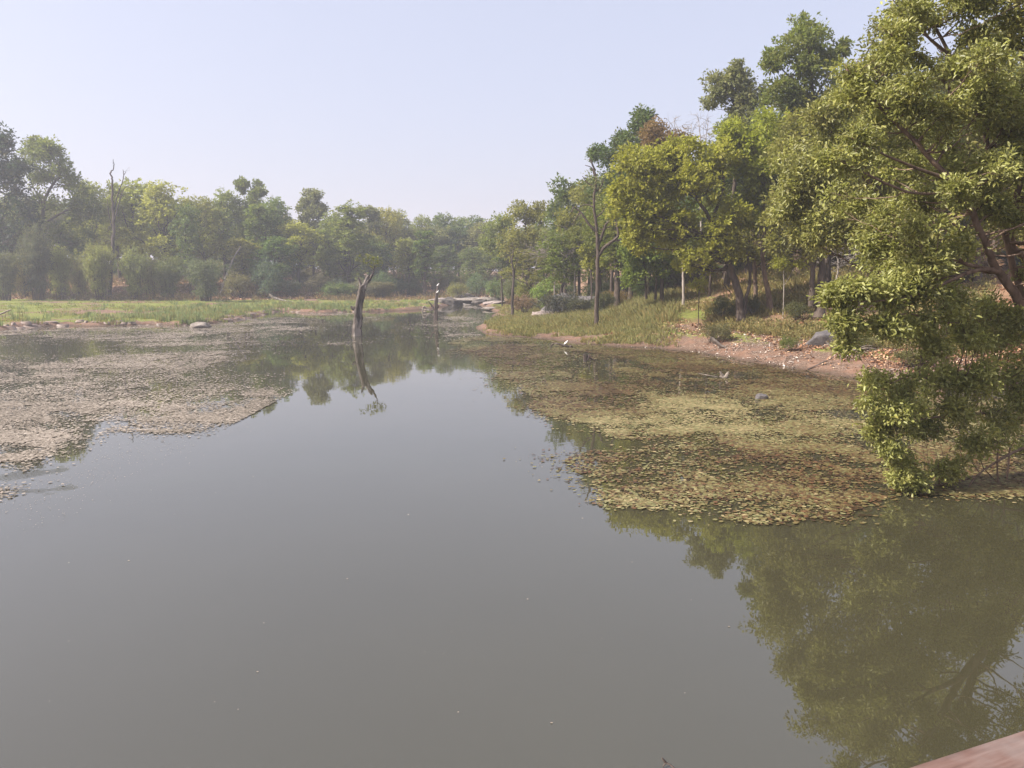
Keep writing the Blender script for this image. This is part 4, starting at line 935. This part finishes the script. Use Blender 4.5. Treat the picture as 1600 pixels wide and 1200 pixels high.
wood('dead_branch', 'dark half sunk branch with a white bird beside the right shore', 'log', P0(872, 543)[1], [([(858, 545), (865, 537), (878, 539), (886, 541), (890, 543)], [.8, 1.4, 1.6, 2, 1])], 'dead', 73, -.02, k=7)
wood('dead_wood_lump', 'small round dark wood lump next to the half sunk branch', 'log', P0(892, 543)[1], [([(889, 541.5), (892, 541), (895, 542)], [1.2, 2.2, 1.2])], 'dead', 74, k=7)
bird('white bird standing on the half sunk branch', 884.5, 538.6, P0(872, 543)[1], 1, .9)
wood('tree_stump', 'short dark stump stub with a slanting root in the weed mat', 'stump', P0(914, 564)[1], [([(914, 566), (914, 558), (913, 553.5)], [3, 2.8, 2]), ([(918, 562), (920, 557), (921, 554)], [1.8, 1.4, .7]), ([(917, 555), (923, 560), (930, 563)], [1.3, 1.1, .5])], 'dead', 75)
wood('driftwood', 'pale forked driftwood sticking out of the mat like a pair of horns', 'driftwood', P0(1131, 590.5)[1], [([(1131, 592), (1129, 588), (1126, 583), (1124.5, 580)], [3, 2.4, 1.5, .5]), ([(1131, 592), (1134, 588), (1137, 583), (1138, 580.5)], [3, 2.2, 1.6, .6]), ([(1124, 588.5), (1131, 589), (1138, 589)], [1.2, 2.6, 1.2])], 'drift', 76)
wood('driftwood', 'long submerged pale stick behind the horned driftwood', 'driftwood', P0(1110, 589)[1], [([(1091, 583.5), (1105, 586.5), (1122, 589)], [.7, .9, .6])], 'drift', 77, k=6)
wood('fallen_log', 'grey fallen log lying on the mud at the right shore', 'log', 39.5, [([(1110, 528), (1118, 534), (1127, 541), (1135, 544)], [3, 3.2, 2.6, 1.5])], 'drift', 78)
wood('fallen_branch', 'long pale fallen branch across the leaf litter below the boulder', 'branch', 33, [([(1290, 533), (1300, 543), (1315, 547), (1335, 547), (1355, 544), (1372, 546)], [1, 1.6, 1.9, 1.6, 1.3, .6]), ([(1296, 538), (1288, 540), (1280, 544)], [.9, .7, .4]), ([(1340, 546), (1350, 541), (1365, 540)], [1, .7, .4])], 'drift', 79, k=7)
wood('fallen_branch', 'thin dark stick slanting into the water at the right shore', 'branch', 32.3, [([(1262, 577), (1280, 569), (1303, 558)], [1, 1, .6])], 'dead', 80, k=6)
wood('fallen_log', 'thin log lying at the tip of the grassy point', 'log', 50, [([(818, 528), (830, 526), (850, 523.5)], [1, 1.2, .8])], 'dead', 81, k=6)
wood('driftwood', 'tangle of driftwood at the corner of the centre field', 'driftwood', 85, [([(660, 487), (662, 480), (664, 479), (672, 485), (680, 481)], [1, 1.3, 1, 1, .5]), ([(655, 482), (664, 484), (676, 486)], [.8, 1.2, 1])], 'drift', 82, k=7)
wood('fallen_log', 'forked log lying on the green field of the left bank', 'log', 100, [([(421, 462), (430, 466), (440, 469), (451, 471)], [1, 1.8, 1.4, .7]), ([(428, 466), (424, 461), (420, 459.5)], [1.2, .9, .4]), ([(448, 470), (458, 472), (463, 475)], [.8, .6, .5])], 'drift', 83, k=7)
wood('dead_branch', 'grey branch stranded on the bank at the left edge of the photo', 'branch', 66, [([(-10, 494), (5, 489), (14, 485), (18, 484)], [1.3, 1.3, 1, .5])], 'drift', 84, k=6)
wood('twig', 'forked black twig sticking out of the water at the bottom of the photo', 'twig', P0(1060, 1212)[1], [([(1075, 1215), (1060, 1205, .05), (1048, 1196, .1), (1041, 1192, .12)], [1.6, 1.4, 1.6, 1.6]), ([(1041, 1192, .12), (1037, 1188, .12), (1034, 1184, .12)], [1.8, 2, .8]), ([(1041, 1192, .12), (1037, 1196, .1), (1036, 1199, .1)], [1.4, 1.2, .6])], 'dead', 85, k=7)

# ------------------------------------------------------------------ rocks
def rock(label, px, D, size, mat, seed, sink=.3, z=None, name='rock', cat='rock', cuts=6, rz=0, jag=.3):
    rng = np.random.RandomState(seed)
    import bmesh
    bm = bmesh.new(); bmesh.ops.create_icosphere(bm, subdivisions=4, radius=1)
    off = rng.rand(3)*50
    planes = [(unit(rng.randn(3)), rng.uniform(.55, .85)) for _ in range(cuts)]
    for v in bm.verts:
        c = np.array(v.co)
        for n_, d_ in planes:
            e = c@n_-d_
            if e > 0: c = c-n_*e*.9
        nn = float(fbm(c[0]*2+off[0]+c[2], c[1]*2+off[1]+c[2], 4))
        c = c*(1+jag*(nn-.5)*1.6); v.co = c*np.array(size)
    me = bpy.data.meshes.new(name); bm.to_mesh(me); bm.free()
    for p in me.polygons: p.use_smooth = True
    o = link(name, me, M[mat]); x = W(px, 500, D)[0]; z0 = gz(x, D) if z is None else z
    o.location = (x, D, z0+size[2]*(1-2*sink)*.5); o.rotation_euler = (0, 0, rz)
    tag(o, label, cat); return o
rock('pale rounded boulder at the water edge of the left bank', 311, P0(311, 512)[1], (.85, .8, .34), 'rock_pale', 91, z=0.04)
rock('grey boulder half hidden by the near branches on the litter slope', 1288, 36.5, (.75, .7, .55), 'rock_grey', 92, .25)
rock('small grey stone poking through the olive weed mat', 1196, P0(1196, 624)[1], (.2, .18, .16), 'rock_grey', 93, z=.02)
for i, (px, D, sx, sy, sz, lab) in enumerate([(902, 71, 3.0, 2.0, 1.15, 'purplish grey rock mound behind the bare twisted tree'), (872, 72, 1.8, 1.4, 1.5, 'smaller grey rock at the left end of the mound'), (940, 69, 1.8, 1.4, 1.2, 'low grey rock at the right end of the mound'),
                                        (848, 68, 1.1, .9, .5, 'pinkish stone in the grass below the bright feathery bush'), (928, 60, .7, .6, .3, 'flat pale stone close by the twisted tree trunk')]):
    rock(lab, px, D, (sx, sy, sz), 'rock_grey' if i < 3 else 'rock_pink', 94+i, .3, jag=.6)
for i, (px, D, sx, sy, sz, mt, lab) in enumerate([(700, 104, 2.6, 2.2, .75, 'rock_dark', 'dark humped rock by the river mouth'), (715, 106, 2.6, 3.0, .4, 'rock_pale', 'flat pale rock right of the dark humped rock'), (740, 114, 4.2, 4, .4, 'rock_pale', 'long flat pale slab across the river mouth'),
                                            (760, 112, 3.2, 2.5, .6, 'rock_pale', 'pale slab below the overhanging green bush'), (752, 108, 1.8, 1.2, .55, 'rock_dark', 'dark rock lying on the pale slabs'), (775, 102, 3.0, 2.5, .35, 'rock_pink', 'low pinkish slab at the right river edge'),
                                            (728, 120, 3.0, 3, .8, 'rock_pale', 'pale rock furthest up the river mouth'), (770, 90, 2.0, 1.6, .22, 'rock_pale', 'small pale slab lying in the water by the grassy point'), (690, 112, 3.2, 2.4, .35, 'rock_pink', 'sandy pink slab behind the thin snag'),
                                            (1462, 24.5, .8, .6, .35, 'rock_pink', 'pink stone on the mud behind the near branches'), (1495, 24.8, .45, .4, .3, 'rock_pale', 'whitish stone beside the pink stone behind the near branches')]):
    rock(lab, px, D, (sx*.8, sy*.8, sz*.9), mt, 110+i, .3, rz=.3*i, jag=.7)

# muddy clods along the eroded left edge
rngc = np.random.RandomState(9)
cx, cy, csd, _ = cand(5000, (-.66, -.09), (52, 100), 37, lambda x, y, s: (s > -.1)*(s < .9)*.5)
vv = []; ff = []; base8 = np.array([[-1, -1, -1], [1, -1, -1], [1, 1, -1], [-1, 1, -1], [-.7, -.7, .7], [.7, -.7, .6], [.6, .7, .8], [-.7, .6, .7]])
fq = np.array([[0, 1, 5, 4], [1, 2, 6, 5], [2, 3, 7, 6], [3, 0, 4, 7], [4, 5, 6, 7]])
cz = terrain(cx, cy)
for i in range(len(cx)):
    s = np.array([rngc.uniform(.1, .5), rngc.uniform(.1, .3), rngc.uniform(.05, .14)])
    vv.append(base8*s*(1+.3*rngc.randn(8, 3)*.5)+[cx[i], cy[i], cz[i]+.02]); ff.append(fq+8*i)
V = np.concatenate(vv); t = np.repeat(np.clip(rngc.rand(len(cx))*.25, 0, 1), 8)
tag(link('mud_clods', mesh_np('mud_clods', V, [np.concatenate(ff)], np.stack([t, t, t], 1)), M['stone']), 'crumbling mud clods along the eroded edge of the left bank', 'mud', kind='stuff')

# ------------------------------------------------------------------ railing at the bottom right corner
def plank_mat():
    m, nt_, out = newmat('weathered_red_wood'); b = NB(nt_); tc = b.n('ShaderNodeTexCoord'); mp = b.n('ShaderNodeMapping')
    mp.inputs['Scale'].default_value = (1.2, 14, 14); b.l(tc.outputs['Object'], mp.inputs[0])
    f = b.noise(3, 6, .65, mp.outputs[0]); g = b.noise(4, 4, .6, tc.outputs['Object'])
    c = b.ramp(f, [(.25, (.055, .03, .024)), (.5, (.135, .075, .058)), (.75, (.20, .13, .108))])
    c = b.mix(b.ramp(g, [(.5, (0, 0, 0)), (.72, (.55, .55, .55))]), c, (.21, .18, .165))
    pr = b.n('ShaderNodeBsdfPrincipled'); b.l(c, pr.inputs['Base Color']); pr.inputs['Roughness'].default_value = .75
    bp = b.n('ShaderNodeBump'); bp.inputs['Strength'].default_value = .6; bp.inputs['Distance'].default_value = .004
    b.l(f, bp.inputs['Height']); b.l(bp.outputs[0], pr.inputs['Normal']); b.l(pr.outputs[0], out.inputs[0]); return m
M['plank'] = plank_mat()
zr = 2.95
a2 = P0(1415, 1200, zr); b2 = P0(1600, 1138, zr); dr = (b2-a2)/np.linalg.norm(b2-a2); nrm2 = np.array([dr[1], -dr[0]])
if nrm2[1] > 0: nrm2 = -nrm2
import bmesh
def beam(name, L, w, h, mat, parent=None, seg=24, seed=0, bev=.006):
    rng = np.random.RandomState(seed)
    bm = bmesh.new(); bmesh.ops.create_cube(bm, size=1)
    for v in bm.verts: v.co = (v.co.x*L, v.co.y*w, v.co.z*h)
    bmesh.ops.subdivide_edges(bm, edges=[e for e in bm.edges if abs((e.verts[0].co-e.verts[1].co).x) > L*.5], cuts=seg)
    bmesh.ops.bevel(bm, geom=[e for e in bm.edges if abs((e.verts[0].co-e.verts[1].co).x) > 1e-4 and len(e.link_faces) == 2 and e.calc_face_angle(0) > 1], offset=bev, segments=2, affect='EDGES')
    for v in bm.verts: v.co.y += .003*math.sin(v.co.x*7+seed)+rng.uniform(-.0008, .0008); v.co.z += .002*math.sin(v.co.x*11)+rng.uniform(-.0006, .0006)
    me = bpy.data.meshes.new(name); bm.to_mesh(me); bm.free(); return link(name, me, mat, parent)
mid = a2+dr*.9+nrm2*.055
rail = empty('wooden_railing', (mid[0], mid[1], zr-1.0), math.atan2(dr[1], dr[0]))
tp = beam('top_rail', 3.2, .11, .055, M['plank'], rail, seed=1); tp.location = (.0, 0, 1.0-.0275)
for xx in (.75,):
    po = beam('post', .97, .09, .09, M['plank'], rail, 6, seed=2); po.rotation_euler = (0, math.pi/2, 0); po.location = (xx, 0, .46)
tag(rail, 'weathered reddish wooden railing at the bottom right corner of the photo', 'railing')

# ------------------------------------------------------------------ haze, sky, sun, camera
def haze():
    bm = bmesh.new(); bmesh.ops.create_cube(bm, size=1)
    lo = (-710, -310, -3.2); hi = (710, 910, 46)
    for v in bm.verts: v.co = [lo[i] if v.co[i] < 0 else hi[i] for i in range(3)]
    me = bpy.data.meshes.new('haze'); bm.to_mesh(me); bm.free()
    m, nt_, out = newmat('haze_air'); b = NB(nt_); pv = b.n('ShaderNodeVolumePrincipled')
    pv.inputs['Color'].default_value = (.88, .90, 1.0, 1); pv.inputs['Density'].default_value = HAZE; pv.inputs['Anisotropy'].default_value = .3
    b.l(pv.outputs[0], out.inputs['Volume'])
    tag(link('haze', me, m), kind='stuff', label='thin whitish haze over the pond and woods', cat='haze')
HAZE = .0011
haze()
SUN_AZ = -106.0; SUN_EL = 40.0     # azimuth from +Y, negative = left
d = Vector((math.sin(R(SUN_AZ))*math.cos(R(SUN_EL)), math.cos(R(SUN_AZ))*math.cos(R(SUN_EL)), math.sin(R(SUN_EL))))
sl = bpy.data.lights.new('sun', 'SUN'); sl.energy = 5.0; sl.angle = R(.6); sl.color = (1, .95, .86)
so = bpy.data.objects.new('sun', sl); COL.objects.link(so); so.rotation_euler = d.to_track_quat('Z', 'Y').to_euler()
w = bpy.data.worlds.new('World'); sc.world = w; w.use_nodes = True; nt_ = w.node_tree; bg = nt_.nodes['Background']
skt = nt_.nodes.new('ShaderNodeTexSky'); skt.sky_type = 'NISHITA'; skt.sun_disc = False; skt.sun_elevation = R(SUN_EL); skt.sun_rotation = R(SUN_AZ)
skt.air_density = 1.0; skt.dust_density = 5.0; skt.ozone_density = 1.6
vm = nt_.nodes.new('ShaderNodeVectorMath'); vm.operation = 'MULTIPLY'; vm.inputs[1].default_value = (1.06, .97, 1.08)
nt_.links.new(skt.outputs[0], vm.inputs[0]); mxs = nt_.nodes.new('ShaderNodeMix'); mxs.data_type = 'RGBA'; mxs.inputs[0].default_value = .6; mxs.inputs[7].default_value = (3.4, 3.5, 4.0, 1)
nt_.links.new(vm.outputs[0], mxs.inputs[6]); nt_.links.new(mxs.outputs[2], bg.inputs[0]); bg.inputs[1].default_value = .13
cam = bpy.data.cameras.new('camera'); co = bpy.data.objects.new('camera', cam); COL.objects.link(co); sc.camera = co
co.location = (0, 0, CAMZ); co.rotation_euler = (math.pi/2-PITCH, 0, 0); cam.sensor_width = 36; cam.lens = 36*FPX/1600; cam.clip_end = 3000; cam.clip_start = .05
sc.view_settings.view_transform = 'Standard'; sc.view_settings.look = 'None'; sc.view_settings.exposure = 0.86; sc.view_settings.gamma = 1
cy_ = sc.cycles
cy_.max_bounces = 8; cy_.diffuse_bounces = 4; cy_.glossy_bounces = 3; cy_.transmission_bounces = 3; cy_.volume_bounces = 1; cy_.transparent_max_bounces = 4
cy_.caustics_reflective = False; cy_.caustics_refractive = False; cy_.use_denoising = True
try: cy_.denoiser = 'OPENIMAGEDENOISE'
except Exception: pass
